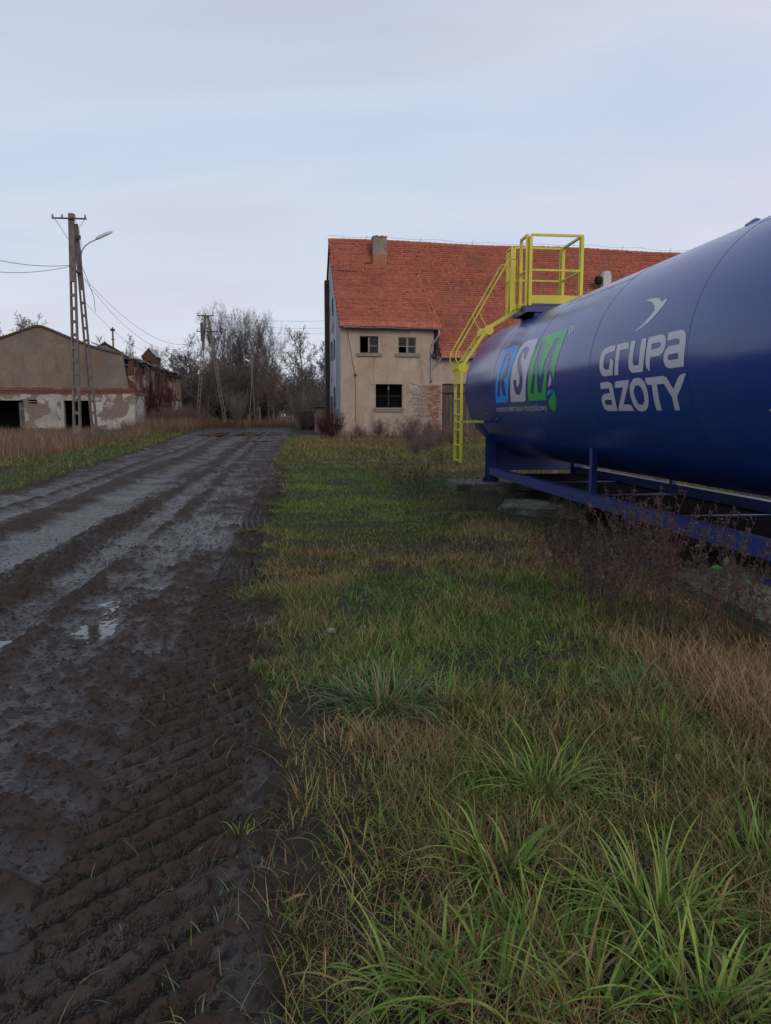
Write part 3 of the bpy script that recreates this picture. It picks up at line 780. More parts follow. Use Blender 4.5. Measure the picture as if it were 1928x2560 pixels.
# gable end and rear
gp = [(0.42, -.2), (7.6, -.2), (7.6, 11.6), (6.0, 13.72), (4.1, 11.35), (.42, 7.4)]
house_g = MB(); 
gpo = [(.9 + .6, 4.2), (1.9, 4.2)]
house_g.prism(gp, 0, 0.0, .40); house_g.build('gable_wall', M_white, house, fixn=True)
MB().prism([(0.42, 1.0), (2.6, 1.0), (2.6, 9.55), (.42, 7.35)], 0, -.035, .001).build('gable_render', M_ren_grey, house, fixn=True)
MB().prism([(-.03, -.2), (2.62, -.2), (2.62, 1.0), (-.03, 1.0)], 0, -.07, -.003).build('plinth', mat_basic('grey_plinth', (.10, .10, .11), (.16, .16, .17)), house, fixn=True)
MB().bb(-.028, .0, -.004, .42, 1.0, 7.2).build('corner_strip', M_ren_grey, house)
for (ya, yb, za, zb) in ((3.4, 4.2, 5.6, 6.8), (5.0, 5.8, 5.6, 6.8), (3.4, 4.3, 2.2, 3.6), (5.2, 6.4, .3, 3.0), (4.3, 5.1, 8.7, 9.7)):
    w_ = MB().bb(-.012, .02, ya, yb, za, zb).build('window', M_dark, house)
    MB().bb(-.05, -.012, ya - .08, yb + .08, za - .1, za).build('sill', M_stone, w_)
b = MB(); b.bb(-.30, .0, 6.95, 7.62, -.2, 11.3); b.build('corner_pier', mat_basic('sooty_brick', (.035, .028, .028), (.075, .06, .06), 5, .9, .8, 14, .03), house)
MB().bb(0.4, 30, 7.2, 7.6, -.2, 11.6).build('rear_wall', M_white, house)
MB().bb(29.6, 30, .42, 7.2, -.2, 11.0).build('end_wall', M_white, house)
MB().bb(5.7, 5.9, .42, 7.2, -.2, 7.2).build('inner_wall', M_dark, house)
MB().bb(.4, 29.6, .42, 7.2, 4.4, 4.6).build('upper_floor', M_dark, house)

# roof planes as thin boards under the tiles
def slab_poly(pts, th, name, mat, parent):
    """pts: planar polygon (3-D), thickened downwards"""
    P = [Vector(p) for p in pts]; nrm = (P[1] - P[0]).cross(P[2] - P[1]).normalized()
    if nrm.z < 0: nrm = -nrm
    n = len(P); vs = P + [p - nrm * th for p in P]
    fs = [tuple(range(n)), tuple(reversed(range(n, 2 * n)))] + [(i, i + n, (i + 1) % n + n, (i + 1) % n) for i in range(n)]
    b = MB(); b.add(vs, fs); return b.build(name, mat, parent, fixn=True)
m_main = (RZ - ER) / (RY + .30)            # slope of main roof from its eave at y=-.3
def zmain(y_): return ER + (y_ + .30) * m_main
YJ = 4.1; m_low = (zmain(YJ) - EL) / (YJ + .32)
def zlow(y_): return EL + (y_ + .32) * m_low
def xedge(y_): return 6.52 - (y_ + .32) / (YJ + .32) * .66
slab_poly([(-.12, YJ, zmain(YJ)), (6.0, YJ, zmain(YJ)), (6.0, RY, RZ), (-.12, RY, RZ)], .08, 'roof_board', M_wood_d, house)
slab_poly([(5.9, -.30, ER), (30.2, -.30, ER), (30.2, RY, RZ), (5.9, RY, RZ)], .08, 'roof_board', M_wood_d, house)
slab_poly([(-.12, -.32, EL), (xedge(-.32), -.32, EL), (xedge(YJ), YJ, zmain(YJ) + .01), (-.12, YJ, zmain(YJ) + .01)], .08, 'roof_board', M_wood_d, house)
slab_poly([(-.12, RY, RZ), (30.2, RY, RZ), (30.2, 7.9, 11.3), (-.12, 7.9, 11.3)], .08, 'roof_board', M_wood_d, house)
# cheek between the raised roof and the main slope
ck = [(xedge(-.2) - .10, -.2, EL - .05), (xedge(YJ) - .10, YJ, zmain(YJ)), (xedge(-.2) - .10, -.2, zmain(-.2) - .02)]
b = MB(); b.add(ck + [(p[0] - .2, p[1], p[2]) for p in ck], [(0, 1, 2), (3, 5, 4), (0, 3, 4, 1), (1, 4, 5, 2), (2, 5, 3, 0)]); b.build('roof_cheek', M_wood_d, house, fixn=True)

def tile_field(name, x0f, x1f, y0, y1, zf, m, expo, wid, seed, holes=()):
    """overlapping clay tiles laid on a slope; joined, each has its own curve, lip and tilt"""
    rs = np.random.RandomState(seed); L = math.hypot(1, m); ux, uz = 1 / L, m / L; nx_, nz_ = -uz, ux
    rows = int((y1 - y0) * L / expo) + 1
    V = []; Fq = []; A = []; n = 0
    for r in range(rows):
        s0 = r * expo; yb = y0 + s0 * ux
        xa, xb = x0f(yb), x1f(yb); k = int((xb - xa) / wid)
        off = (r % 2) * wid * .5
        rowtone = rs.uniform(-.14, .14); sag = .02 * math.sin(r * .9) + .012 * rs.randn()
        for c in range(k + 1):
            x = xa + c * wid + off * .5 + rs.uniform(-.008, .008)
            if x + wid > xb + .06: break
            yy = yb; skip = False
            for (hx, hy, hr_) in holes:
                if abs(x - hx) < hr_ and abs(yy - hy) < hr_ * .35: skip = True
            if skip: continue
            tilt = rs.uniform(-.006, .012) + (.02 if rs.rand() < .03 else 0); sk = rs.uniform(-.012, .012); slip = (rs.uniform(-.012, .012) - (.05 if rs.rand() < .012 else 0)) + sag * .3
            tone = np.clip(.45 + rowtone * .8 + .11 * rs.randn() + (.28 if r < 3 else 0), 0, 1)
            up = expo * 1.18
            for (fx, hgt) in ((0, .012), (.28, .034), (.62, .030), (1, .010)):
                X_ = x + fx * wid * .98
                sg = .035 + .03 * math.sin(X_ * .7 + s0 * .9) + .012 * math.sin(X_ * 2.3 - s0 * 1.7)
                for (ss, hh) in ((s0 + slip, .058 + tilt + hgt * 1.0), (s0 + slip + up, .004 + hgt), (s0 + slip + .004, -.004)):
                    V.append((X_ + sk * (ss - s0) * 3, y0 + ss * ux + nx_ * (hh + sg), zf(y0) + ss * uz + nz_ * (hh + sg))); A.append(tone)
            for q in range(3):
                a = n + q * 3; Fq.append((a, a + 3, a + 4, a + 1)); Fq.append((a + 2, a + 5, a + 3, a))
            n += 12
    return np_mesh(name, np.array(V), np.array(Fq), M_tile, dict(rnd=np.array(A)), parent=house, kind='stuff')
tile_field('roof_tiles', lambda q: xedge(q) + .02 if q < YJ - .02 else -.14, lambda q: 30.2, -.36, RY - .02, zmain, m_main, .20, .21, 4, holes=((22.0, .2, .5),))
tile_field('roof_tiles', lambda q: -.14, lambda q: xedge(q), -.38, YJ + .02, lambda q: zlow(q) + .01, m_low, .20, .21, 5, holes=((5.9, 3.95, .22), (6.0, 3.3, .12)))
# ridge tiles, one by one
rm_ = None
for k in range(77):
    x = -.15 + k * .39
    if rm_ is None:
        b = MB(); b.tube([(0, 0, 0), (.41, 0, .012)], .115, 10, .13); rm_ = b.build('ridge_tile', M_tile, house, smooth=False, attr=True); o = rm_
    else: o = rm_.copy(); link(o, house)
    q_ = random.Random(k)
    o.location = (x, RY + q_.uniform(-.015, .015), RZ + .03 + .05 * math.sin(x * .45) + q_.uniform(-.01, .01)); o.rotation_euler = (0, q_.uniform(-.03, .03), q_.uniform(-.03, .03))
# verge tiles along the raised roof edge
for k in range(15):
    y_ = -.3 + k * .295
    o = rm_.copy(); link(o, house); o.name = 'verge_tile'; o.scale = (.95, .55, .5)
    o.location = (xedge(y_) + .02, y_, zlow(y_) + .03); o.rotation_euler = (0, -math.atan(m_low), R(98))
# two hip rows left by old dormers
for (xa, ya, xb, yb) in ((13.6, 3.55, 15.9, 1.8), (17.1, 3.4, 18.6, 1.9)):
    for k in range(9):
        q = k / 8; o = rm_.copy(); link(o, house); o.name = 'hip_tile'; o.scale = (.9, .9, .7)
        y_ = ya + (yb - ya) * q; o.location = (xa + (xb - xa) * q, y_, zmain(y_) + .06); o.rotation_euler = (0, math.atan(m_main) * .75, math.atan2(yb - ya, xb - xa))
# lightning conductor along the ridge
pts = []
for k in range(0, 61):
    x = -.1 + k * .48; ph = (x % 3.9) / 3.9
    pts.append((x, RY, RZ + .38 + .06 * math.sin(x * .4) - .12 * 4 * ph * (1 - ph)))
MB().tube(pts, .008, 4).build('conductor_wire', M_wood_d, house)
for k in range(8): MB().tube([(2.6 + 3.9 * k - .02 * k, RY, RZ + .08), (2.6 + 3.9 * k, RY - .05, RZ + .45)], .012, 5).build('wire_holder', M_wood_d, house)

# chimney
ch = MB().bb(2.83, 3.80, 4.55, 5.2, 11.6, 13.9).build('chimney', plaster_mat('chimney_render', (.22, .18, .15), (.33, .28, .24), (.13, .11, .10), (.26, .12, .08), .35), house)
for k in range(8): MB().bb(2.80 + .127 * k, 2.915 + .127 * k, 4.52, 5.22, 13.903, 13.903 + .06 + .03 * ((k * 7) % 3)).build('brick', M_brick, ch, attr=True)
MB().bb(2.78, 3.85, 4.48, 5.25, zmain(4.55) - .1, zmain(4.55) + .13).build('flashing', M_brick, ch, attr=True)
MB().tube([(2.2, 4.6, zmain(4.6) + .15), (2.8, 4.63, zmain(4.6) + .2)], .05, 6).build('roof_hook', M_wood_d, ch)
# sheet patch on the raised roof
sp = slab_poly([(-.05, 2.15, zlow(2.15) + .09), (.80, 2.15, zlow(2.15) + .09), (.80, 3.25, zlow(3.25) + .09), (-.05, 3.25, zlow(3.25) + .09)], .05, 'roof_patch', mat_basic('rusty_sheet', (.20, .06, .045), (.26, .085, .06), 5, .7, .1), house)
MB().box((.36, 2.06, zlow(2.06) - .02), (.85, .16, .16)).build('flashing', M_zinc, sp)
# vent cowl
cw = MB().prism([(19.15, 10.6), (19.75, 10.6), (19.75, 11.5), (19.62, 11.85), (19.28, 11.85), (19.15, 11.5)], 1, 2.9, 3.4).build('vent_cowl', mat_basic('pale_asbestos', (.42, .42, .43), (.55, .55, .56), 6), house, fixn=True)
MB().tube([(19.0, 3.1, 11.2), (18.7, 3.1, 11.2)], .3, 14).build('vent_pipe', M_dark, cw)
MB().bb(19.28, 19.62, 2.95, 3.35, 9.9, 10.6).build('vent_base', M_zinc, cw)
# gutters and downpipes
def gutter(x0, x1, z, name='gutter'):
    b = MB(); n = 9; k_ = 14
    for i in range(k_ + 1):
        x = x0 + (x1 - x0) * i / k_; dz = .02 * math.sin(i * 1.3)
        for j in range(n):
            a = math.pi + math.pi * j / (n - 1); b.v.append((x, -.42 + .085 * math.cos(a), z + dz + .085 * math.sin(a))); b.a.append(0)
    for i in range(k_):
        for j in range(n - 1): p = i * n + j; b.f.append((p, p + 1, p + n + 1, p + n))
    g = b.build(name, M_zinc, house, smooth=True)
    for x in np.arange(x0 + .4, x1, 1.35): MB().bb(x - .015, x + .015, -.515, -.3, z - .1, z + .02).build('gutter_bracket', M_wood_d, g)
gutter(.1, 6.45, EL - .03); gutter(6.25, 29.9, ER - .03)
MB().tube([(6.35, -.42, EL - .1), (6.35, -.36, EL - .45), (6.05, -.12, 6.3), (5.95, -.09, 5.9), (5.95, -.09, 4.1), (5.92, -.12, 3.8)], .06, 10).build('downpipe', M_zinc, house, smooth=True)
MB().tube([(6.45, -.42, ER - .1), (6.42, -.3, ER - .35), (6.05, -.10, 4.75), (5.97, -.10, 4.6)], .05, 10).build('downpipe', M_zinc, house, smooth=True)

# windows
def bars(name, w, mat, specs, parent, y_=.10):
    b = MB()
    for (xa, xb, za, zb) in specs: b.bb(xa, xb, y_, y_ + .05, za, zb)
    return b.build(name, mat, parent)
for i, W in enumerate((W1, W2)):
    x0, x1, z0, z1 = W; xm = (x0 + x1) / 2; t_ = .055
    wf = MB().bb(x0, x0 + t_, .08, .16, z0, z1).bb(x1 - t_, x1, .08, .16, z0, z1).bb(x0 + t_, x1 - t_, .08, .16, z1 - t_, z1).bb(x0 + t_, x1 - t_, .08, .16, z0, z0 + t_).build('window', M_frame if i else M_wood, house)
    MB().bb(xm - .045, xm + .045 + .05 * i, .07, .15, z0 + t_, z1 - t_).build('mullion', M_frame, wf)
    sides = ((xm + .05, x1 - t_),) if i == 0 else ((x0 + t_, xm - .05), (xm + .10, x1 - t_))
    for (a_, c_) in sides:
        zt = z0 + .47
        MB().bb(a_, c_, .10, .14, zt - .025, zt + .025).build('transom', M_frame, wf)
        for (za, zb) in ((z0 + t_, zt - .025), (zt + .025, z1 - t_)):
            if (i, za < zt - .2) == (1, True) and a_ < xm: continue
            MB().bb(a_ + .01, c_ - .01, .115, .122, za, zb).build('pane', M_glass, wf)
    MB().bb(x0 - .18, x1 + .24, -.13, .10, z0 - .2, z0 - .002).build('sill', M_stone, wf)
MB().prism([(1.98, 5.70), (2.33, 5.70), (2.33, 6.6), (2.12, 6.6), (2.2, 6.2)], 1, .135, .145).build('curtain', mat_basic('net_curtain', (.25, .25, .26), (.36, .36, .37)), house, fixn=True)
MB().prism([(4.78, 6.15), (4.86, 6.62), (4.62, 6.62)], 1, .135, .145).build('curtain', mat_basic('net_curtain', (.35, .35, .36), (.45, .45, .46)), house, fixn=True)
x0, x1, z0, z1 = W3
wf = MB().bb(x0, x0 + .04, .2, .26, z0, z1).bb(x1 - .04, x1, .2, .26, z0, z1).bb(x0 + .04, x1 - .04, .2, .26, z1 - .04, z1).build('window', M_wood_d, house)
MB().bb(3.12, 3.155, .2, .25, z0, z1 - .04).build('mullion', M_wood, wf)
MB().bb(x0 + .04, x1 - .04, .19, .24, 2.88, 2.92).build('transom', M_wood_d, wf)
MB().bb(3.10, 3.17, .17, .2, 3.3, 3.55).build('latch', M_frame, wf)
MB().bb(x0 - .1, x1 + .09, -.13, .19, z0 - .13, z0 - .002).bb(x0 - .06, x1 + .05, -.09, -.0, z0 - .28, z0 - .13).build('sill', M_stone, wf)
# board door
door = empty('board_door', (0, 0, 0)); door.parent = house
rs = random.Random(5); x = DR[0] + .02
while x < DR[1] - .15:
    w_ = rs.uniform(.19, .26); zb = .12 + rs.uniform(0, .16)
    b = MB(); b.cur = rs.random(); b.bb(x, x + w_ - .022, .14 + rs.uniform(-.012, .012), .19, zb, 3.05); b.build('plank', M_wood, door, attr=True)
    b = MB(); b.cur = rs.random(); b.bb(x, x + w_ - .012, .145, .19, 3.16, 3.70); b.build('plank', M_wood, door, attr=True)
    x += w_
MB().bb(DR[0], DR[1], .08, .135, 3.06, 3.15).build('door_rail', M_wood_d, door)
MB().bb(DR[0], DR[0] + .14, .03, .13, .1, 3.05).build('jamb', M_wood, door)
MB().bb(9.1, 9.16, .02, .1, .2, 2.9).build('door_bar', M_wood_d, door)
MB().tube([(9.13, .0, .25), (9.13, -.1, .15)], .09, 8).build('weight', M_dark, door)

# bricks laid bare where the render has fallen off: each its own piece
bm_ = None; cnt = 0
rs = random.Random(11)
MB().prism([(4.55, 3.35), (5.3, 3.55), (6.55, 3.5), (6.66, 2.9), (6.66, .35), (6.05, .35), (5.9, .9), (5.75, 1.6), (5.0, 2.0), (4.4, 2.35), (4.7, 2.9)], 1, -.014, -.002).build('bare_patch', M_mortar, house, fixn=True)
for r in range(42):
    z = .38 + r * .078
    if z > 3.6: break
    lo = 5.95 - .1 * math.sin(r * 1.7) if z < 1.6 else (4.75 if z > 2.4 else 5.0) - .25 * math.sin(r * 2.3)
    if z > 3.2: lo = 5.2
    x = lo + (r % 2) * .13
    while x < 6.45:
        if cnt < 290 and rs.random() < .84 and not (2.9 < z < 3.3 and x < 5.4 and rs.random() < .5):
            if bm_ is None: b = MB(); b.box((0, 0, 0), (.235, .05, .062)); bm_ = b.build('brick', M_brick, house, attr=True); o = bm_
            else: o = bm_.copy(); link(o, house)
            o.location = (x + .12, -.028 + rs.uniform(-.008, .006), z); o.rotation_euler = (0, rs.uniform(-.02, .02), rs.uniform(-.02, .02)); cnt += 1
        x += .26
# paler bricks have their own tone
M_brick_pale = mat_basic('limewashed_brick', (.24, .15, .12), (.36, .27, .24), 7, .9, .5, 60, .006, .2)
pale = bm_.data.copy(); pale.materials[0] = M_brick_pale
for i, o in enumerate([c for c in house.children if c.name.startswith('brick')]):
    if o.location.x < 5.75 and (i * 37) % 10 < 8 or (i * 53) % 10 < 3: o.data = pale
# cable and cracks on the wall
MB().tube([(.45, -.02, 7.0), (.75, -.02, 5.0), (.9, -.02, 4.3), (.95, -.02, 2.5), (.9, -.02, 1.2)], .012, 5).build('cable', M_wood_d, house)
MB().bb(.86, 1.0, -.08, -.0, 4.15, 4.3).build('cable_box', M_wood_d, house)
MB().tube([(4.5, -.006, 3.8), (4.75, -.006, 3.65), (5.0, -.006, 3.62), (5.15, -.006, 3.5), (5.5, -.006, 3.45)], .012, 4).build('crack', M_dark, house)
MB().tube([(1.8, -.006, 3.8), (1.95, -.006, 3.65), (2.2, -.006, 3.62)], .007, 4).build('crack', M_dark, house)
MB().tube([(4.1, -.006, 1.5), (4.0, -.006, 1.1), (4.3, -.006, .9), (4.2, -.006, .5)], .007, 4).build('crack', M_dark, house)

# ================================================================== ruined farm building on the left
ruin = empty('ruined_building', (-12.25, 60, 0), 0, label='long low ruined farm building with grey gable, peeling whitewash and collapsing brick side', cat='farm building')
def S2(p): return (p[0] + 12.25, p[1] - 60, p[2])
M_gable = plaster_mat('grey_brown_render', (.155, .122, .095), (.225, .18, .14), (.11, .095, .082), (.2, .1, .07), 0, .25)
M_peel = plaster_mat('peeling_whitewash', (.32, .295, .27), (.46, .43, .40), (.19, .155, .13), (.16, .125, .10), .5)
M_redwall = plaster_mat('weathered_red_brick', (.07, .030, .024), (.14, .058, .042), (.05, .03, .028), (.23, .19, .16), .3, .6)
M_brick_dull = mat_basic('dull_brick', (.12, .058, .042), (.20, .105, .08), 6, .9, .5, 60, .006, .2, use_rnd=.5)
M_slate = mat_basic('grey_felt_roof', (.10, .10, .11), (.17, .17, .18), 3, .7, .3, 12)
lx = lambda x: x + 12.25
D0, D1, HO = (-26.5 + 12.25, lx(-20.2), .0, 2.74), (lx(-17.35), lx(-15.43), .0, 2.74), (lx(-19.83), lx(-19.2), 2.50, 2.80)
wall_open('gable_base', lx(-27), 0, -.3, 3.24, [(lx(-26), lx(-20.2), -.31, 2.74), (D1[0], D1[1], -.31, 2.74), HO], .45, M_peel, ruin)
# upper gable: straight rise then flared to the eaves
gu = [(lx(-26.2), 3.60), (lx(-12.62), 3.60), (lx(-13.0), 6.15), (lx(-14.0), 6.35), (lx(-15.3), 6.72), (lx(-17.0), 7.42), (lx(-18.55), 8.06), (lx(-18.9), 8.10), (lx(-19.3), 8.02), (lx(-21.6), 7.15), (lx(-24.2), 6.25), (lx(-25.8), 6.0)]
MB().prism(gu, 1, .04, .40).build('gable_wall', M_gable, ruin, fixn=True)
# coping of flat tiles along the gable top
cp = gu[2:]
k0 = 0; cm = None
for a_, c_ in zip(cp[:-1], cp[1:]):
    L_ = math.hypot(c_[0] - a_[0], c_[1] - a_[1]); n = max(1, round(L_ / .42))
    for j in range(n):
        p = [a_[i] + (c_[i] - a_[i]) * j / n for i in (0, 1)]; q = [a_[i] + (c_[i] - a_[i]) * (j + .94) / n for i in (0, 1)]
        rs = random.Random(j * 7 + k0); b = MB(); b.cur = rs.uniform(.1, .6)
        dz = rs.uniform(-.012, .015)
        b.bar((p[0], .2, p[1] + .06 + dz), (q[0], .2, q[1] + .06 + dz), .62, .13); b.build('coping_tile', mat_tile_dull if 'mat_tile_dull' in globals() else globals().setdefault('mat_tile_dull', mat_basic('dull_coping', (.085, .052, .042), (.13, .085, .07), 5, .85, use_rnd=.4)), ruin, attr=True); k0 += 1
# brick cornice: band courses and a toothed row, header by header
MB().bb(lx(-27), .02, -.05, .45, 3.243, 3.33).bb(lx(-27), .02, -.11, .45, 3.48, 3.60).build('cornice_course', M_brick_dull, ruin, attr=True)
MB().bb(lx(-27), .0, .0, .45, 3.333, 3.477).build('cornice_back', M_brick_dull, ruin, attr=True)
dent = None
for k in range(64):
    if dent is None: b = MB(); b.box((0, 0, 0), (.115, .09, .135)); dent = b.build('brick', M_brick_dull, ruin, attr=True); o = dent
    else: o = dent.copy(); link(o, ruin)
    o.location = (-.1 - k * .225, -.05, 3.405); o.rotation_euler = (0, 0, R(45) if k % 1 == 0 else 0)
for k in range(60):
    if k % 7 in (2,) or 20 < k < 24: continue
    o = dent.copy(); link(o, ruin); o.scale = (1.9, 1, .5); o.location = (-.15 - k * .24, -.085, 3.64 + .01 * math.sin(k)); o.rotation_euler = (R(12), 0, 0)
# door lining and ventilation hole
MB().bb(D1[0] - .16, D1[0] + .02, -.06, .3, .0, 2.74).build('door_jamb', mat_basic('pale_jamb', (.28, .25, .22), (.4, .37, .34)), ruin)
MB().bb(D1[0] - .3, D1[1] + .25, -.035, .0, 2.742, 3.02).build('lintel', mat_basic('pale_lintel', (.24, .21, .18), (.34, .31, .27)), ruin)
MB().bb(lx(-20.5), lx(-20.2) + .05, -.03, .0, .2, 2.6).build('door_jamb', M_conc, ruin)
MB().bb(HO[0], HO[1], .02, .1, 2.62, 2.69).build('vent_slat', M_brick, ruin, attr=True)
MB().bb(HO[0] - .06, HO[1] + .1, -.05, .0, 2.44, 2.498).build('vent_sill', M_stone, ruin)
# inner darkness: floor of the loft, far inner wall, left wall
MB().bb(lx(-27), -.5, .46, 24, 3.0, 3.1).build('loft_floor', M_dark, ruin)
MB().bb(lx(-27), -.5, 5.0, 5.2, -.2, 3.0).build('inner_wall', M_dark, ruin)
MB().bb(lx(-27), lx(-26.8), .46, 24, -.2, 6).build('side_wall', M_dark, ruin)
# corner pier leaning against the gable end
MB().prism([(-.9, -.3), (.06, -.3), (.02, 3.24), (-.9, 3.24)], 1, -.06, -.003).build('corner_pier', M_peel, ruin, fixn=True)
# side wall running away from the road: lower whitewashed, upper red brick
def side_wall(name, y0, y1, z0, z1, opens, mat, x_=0.0, th=.4, x_out=0.0):
    w = wall_open(name, y0, y1, z0, z1, opens, th, mat, ruin)
    w.rotation_euler = (0, 0, R(90)); w.location = (x_, 0, 0)    # local x -> +y, local +y -> -x
    return w
side_wall('side_wall', .45, 24, -.3, 3.3, [(6.4, 7.4, 1.0, 2.6), (9.0, 10.6, -.31, 2.7), (14.5, 16.0, .2, 2.6), (18.5, 19.6, .9, 2.5), (21.5, 22.6, -.31, 2.4)], M_peel)
top = []
rs = random.Random(3)
for k in range(25): top.append((.4 + k * .98, 5.85 - .015 * k + rs.uniform(-.22, .08) - (.5 if 9 < k < 11 else 0)))
poly = [(.4, 3.3), (23.9, 3.3)] + [(min(p[0], 23.9), p[1]) for p in reversed(top)]
MB().prism(poly, 0, -.42, -.06).build('upper_wall', M_redwall, ruin, fixn=True)
MB().prism([(20.6, 3.32), (23.92, 3.32), (23.92, 5.3), (20.6, 5.45)], 0, -.055, -.02).build('render_patch', plaster_mat('tan_render', (.2, .15, .1), (.28, .21, .15), (.12, .1, .08), (.2, .1, .07), 0), ruin, fixn=True)
for (ya, yb) in ((4.2, 4.7), (10.8, 11.3), (17.0, 17.5)): MB().bb(-.05, .10, ya, yb, 3.0, 5.5).build('pilaster', M_redwall, ruin)
MB().bb(-.04, .08, .4, 24, 3.2, 3.36).build('cornice_course', M_brick_dull, ruin, attr=True)
# remains of the roof: sagging felt sheets and loose rafters
for k in range(8):
    y0 = .6 + k * 2.95; rs = random.Random(40 + k)
    if k in (3,): continue
    za, zb = 5.9 + rs.uniform(-.12, .08), 5.9 + rs.uniform(-.12, .08); dz = rs.uniform(.5, .9)
    slab_poly([(.25 + rs.uniform(-.1, .1), y0, za - .02 * k), (.25 + rs.uniform(-.15, .1), y0 + 2.75, zb - .02 * k), (-5.2, y0 + 2.75, zb + dz), (-5.2, y0, za + dz)], .05, 'roof_sheet', M_slate, ruin)
for k in range(26):
    y0 = .7 + k * .9; rs = random.Random(k)
    MB().bar((.35 + rs.uniform(-.1, .25), y0 + rs.uniform(-.3, .3), 5.7 + rs.uniform(-.25, .1) - .012 * k), (-2.5, y0 + rs.uniform(-.4, .4), 6.4 + rs.uniform(-.2, .2)), .09, .12).build('rafter', M_wood, ruin)
for k in range(7):
    rs = random.Random(90 + k); y0 = 1 + 3.2 * k
    MB().bar((.3 + rs.uniform(-.1, .1), y0, 5.85 + rs.uniform(-.15, .12)), (.3 + rs.uniform(-.1, .15), y0 + 3.1, 5.85 + rs.uniform(-.2, .1)), .14, .05).build('eaves_board', M_zinc, ruin)
slab_poly([(-.5, 2.0, 6.1), (-.5, 9.2, 6.1), (-3.4, 9.2, 7.2), (-3.4, 2.0, 7.2)], .06, 'roof_sheet', M_slate, ruin)
# brick dormer with a grey cap
d0 = empty('dormer', (0, 0, 0)); d0.parent = ruin
MB().prism([(-1.1, 5.2), (.02, 5.2), (.02, 6.75), (-.54, 7.35), (-1.1, 6.75)], 1, 9.6, 9.9).prism([(-1.1, 5.2), (-.9, 5.2), (-.9, 6.75), (-1.1, 6.75)], 1, 9.9, 12.0).prism([(-.18, 5.2), (.02, 5.2), (.02, 6.75), (-.18, 6.75)], 1, 9.9, 12.0).build('dormer_wall', mat_basic('dark_red_brick', (.06, .026, .02), (.11, .045, .035), 6, .9, .6, 30), d0, fixn=True)
MB().bb(-.72, -.36, 9.57, 9.598, 5.7, 6.35).build('opening', M_dark, d0)
slab_poly([(.16, 9.45, 6.68), (.16, 12.1, 6.68), (-.54, 12.1, 7.46), (-.54, 9.45, 7.46)], .06, 'dormer_roof', M_zinc, d0)
slab_poly([(-1.24, 9.45, 6.68), (-1.24, 12.1, 6.68), (-.54, 12.1, 7.46), (-.54, 9.45, 7.46)], .06, 'dormer_roof', M_zinc, d0)
for k in range(6): MB().bb(-1.16 + .2 * k, -1.06 + .2 * k, 9.5, 9.6, 6.5 + .2 * min(k, 5 - k), 6.62 + .2 * min(k, 5 - k)).build('brick', M_brick_dull, d0, attr=True)

# farther gabled shed whose roof tip shows over the gable
fs_ = empty('far_shed', (-18.9, 80, 0), R(10), label='distant shed with a dark pitched roof tip showing above the grey gable slope', cat='shed')
MB().prism([(-1.9, 0), (1.9, 0), (1.9, 7.6), (0, 8.7), (-1.9, 7.6)], 1, 0, 6).build('wall', M_gable, fs_, fixn=True)
slab_poly([(2.2, -.3, 7.5), (2.2, 6.2, 7.5), (0, 6.2, 8.85), (0, -.3, 8.85)], .1, 'roof', mat_basic('dark_roof', (.05, .04, .04), (.08, .07, .07)), fs_)
slab_poly([(-2.2, -.3, 7.5), (-2.2, 6.2, 7.5), (0, 6.2, 8.85), (0, -.3, 8.85)], .1, 'roof', mat_basic('dark_roof', (.05, .04, .04), (.08, .07, .07)), fs_)

# small things beside the barn
sh_ = empty('garden_shed', (.9, 69, .35), R(5), label='small dark green shed under the trees left of the barn corner', cat='shed')
MB().bb(-.6, .6, 0, 1.8, 0, 1.55).build('wall', mat_basic('dark_green_boards', (.006, .010, .009), (.012, .018, .015)), sh_)
MB().bb(-.7, .7, -.1, 1.9, 1.55, 1.62).build('roof', M_dark, sh_)
rk = empty('brick_ruin', (1.75, 60, .3), R(3.5), label='low crumbling brick outbuilding end standing beside the far left corner of the barn', cat='wall')
MB().prism([(-.4, 0), (.5, 0), (.5, 1.75), (.1, 1.9), (-.3, 1.85), (-.4, 1.3)], 1, 0, 1.6).build('wall', plaster_mat('ruin_wall', (.20, .14, .11), (.3, .23, .19), (.1, .07, .06), (.2, .09, .06), .5), rk, fixn=True)
MB().bb(-.5, .6, -.1, 1.7, 1.9, 1.99).build('roof', M_wood_d, rk)

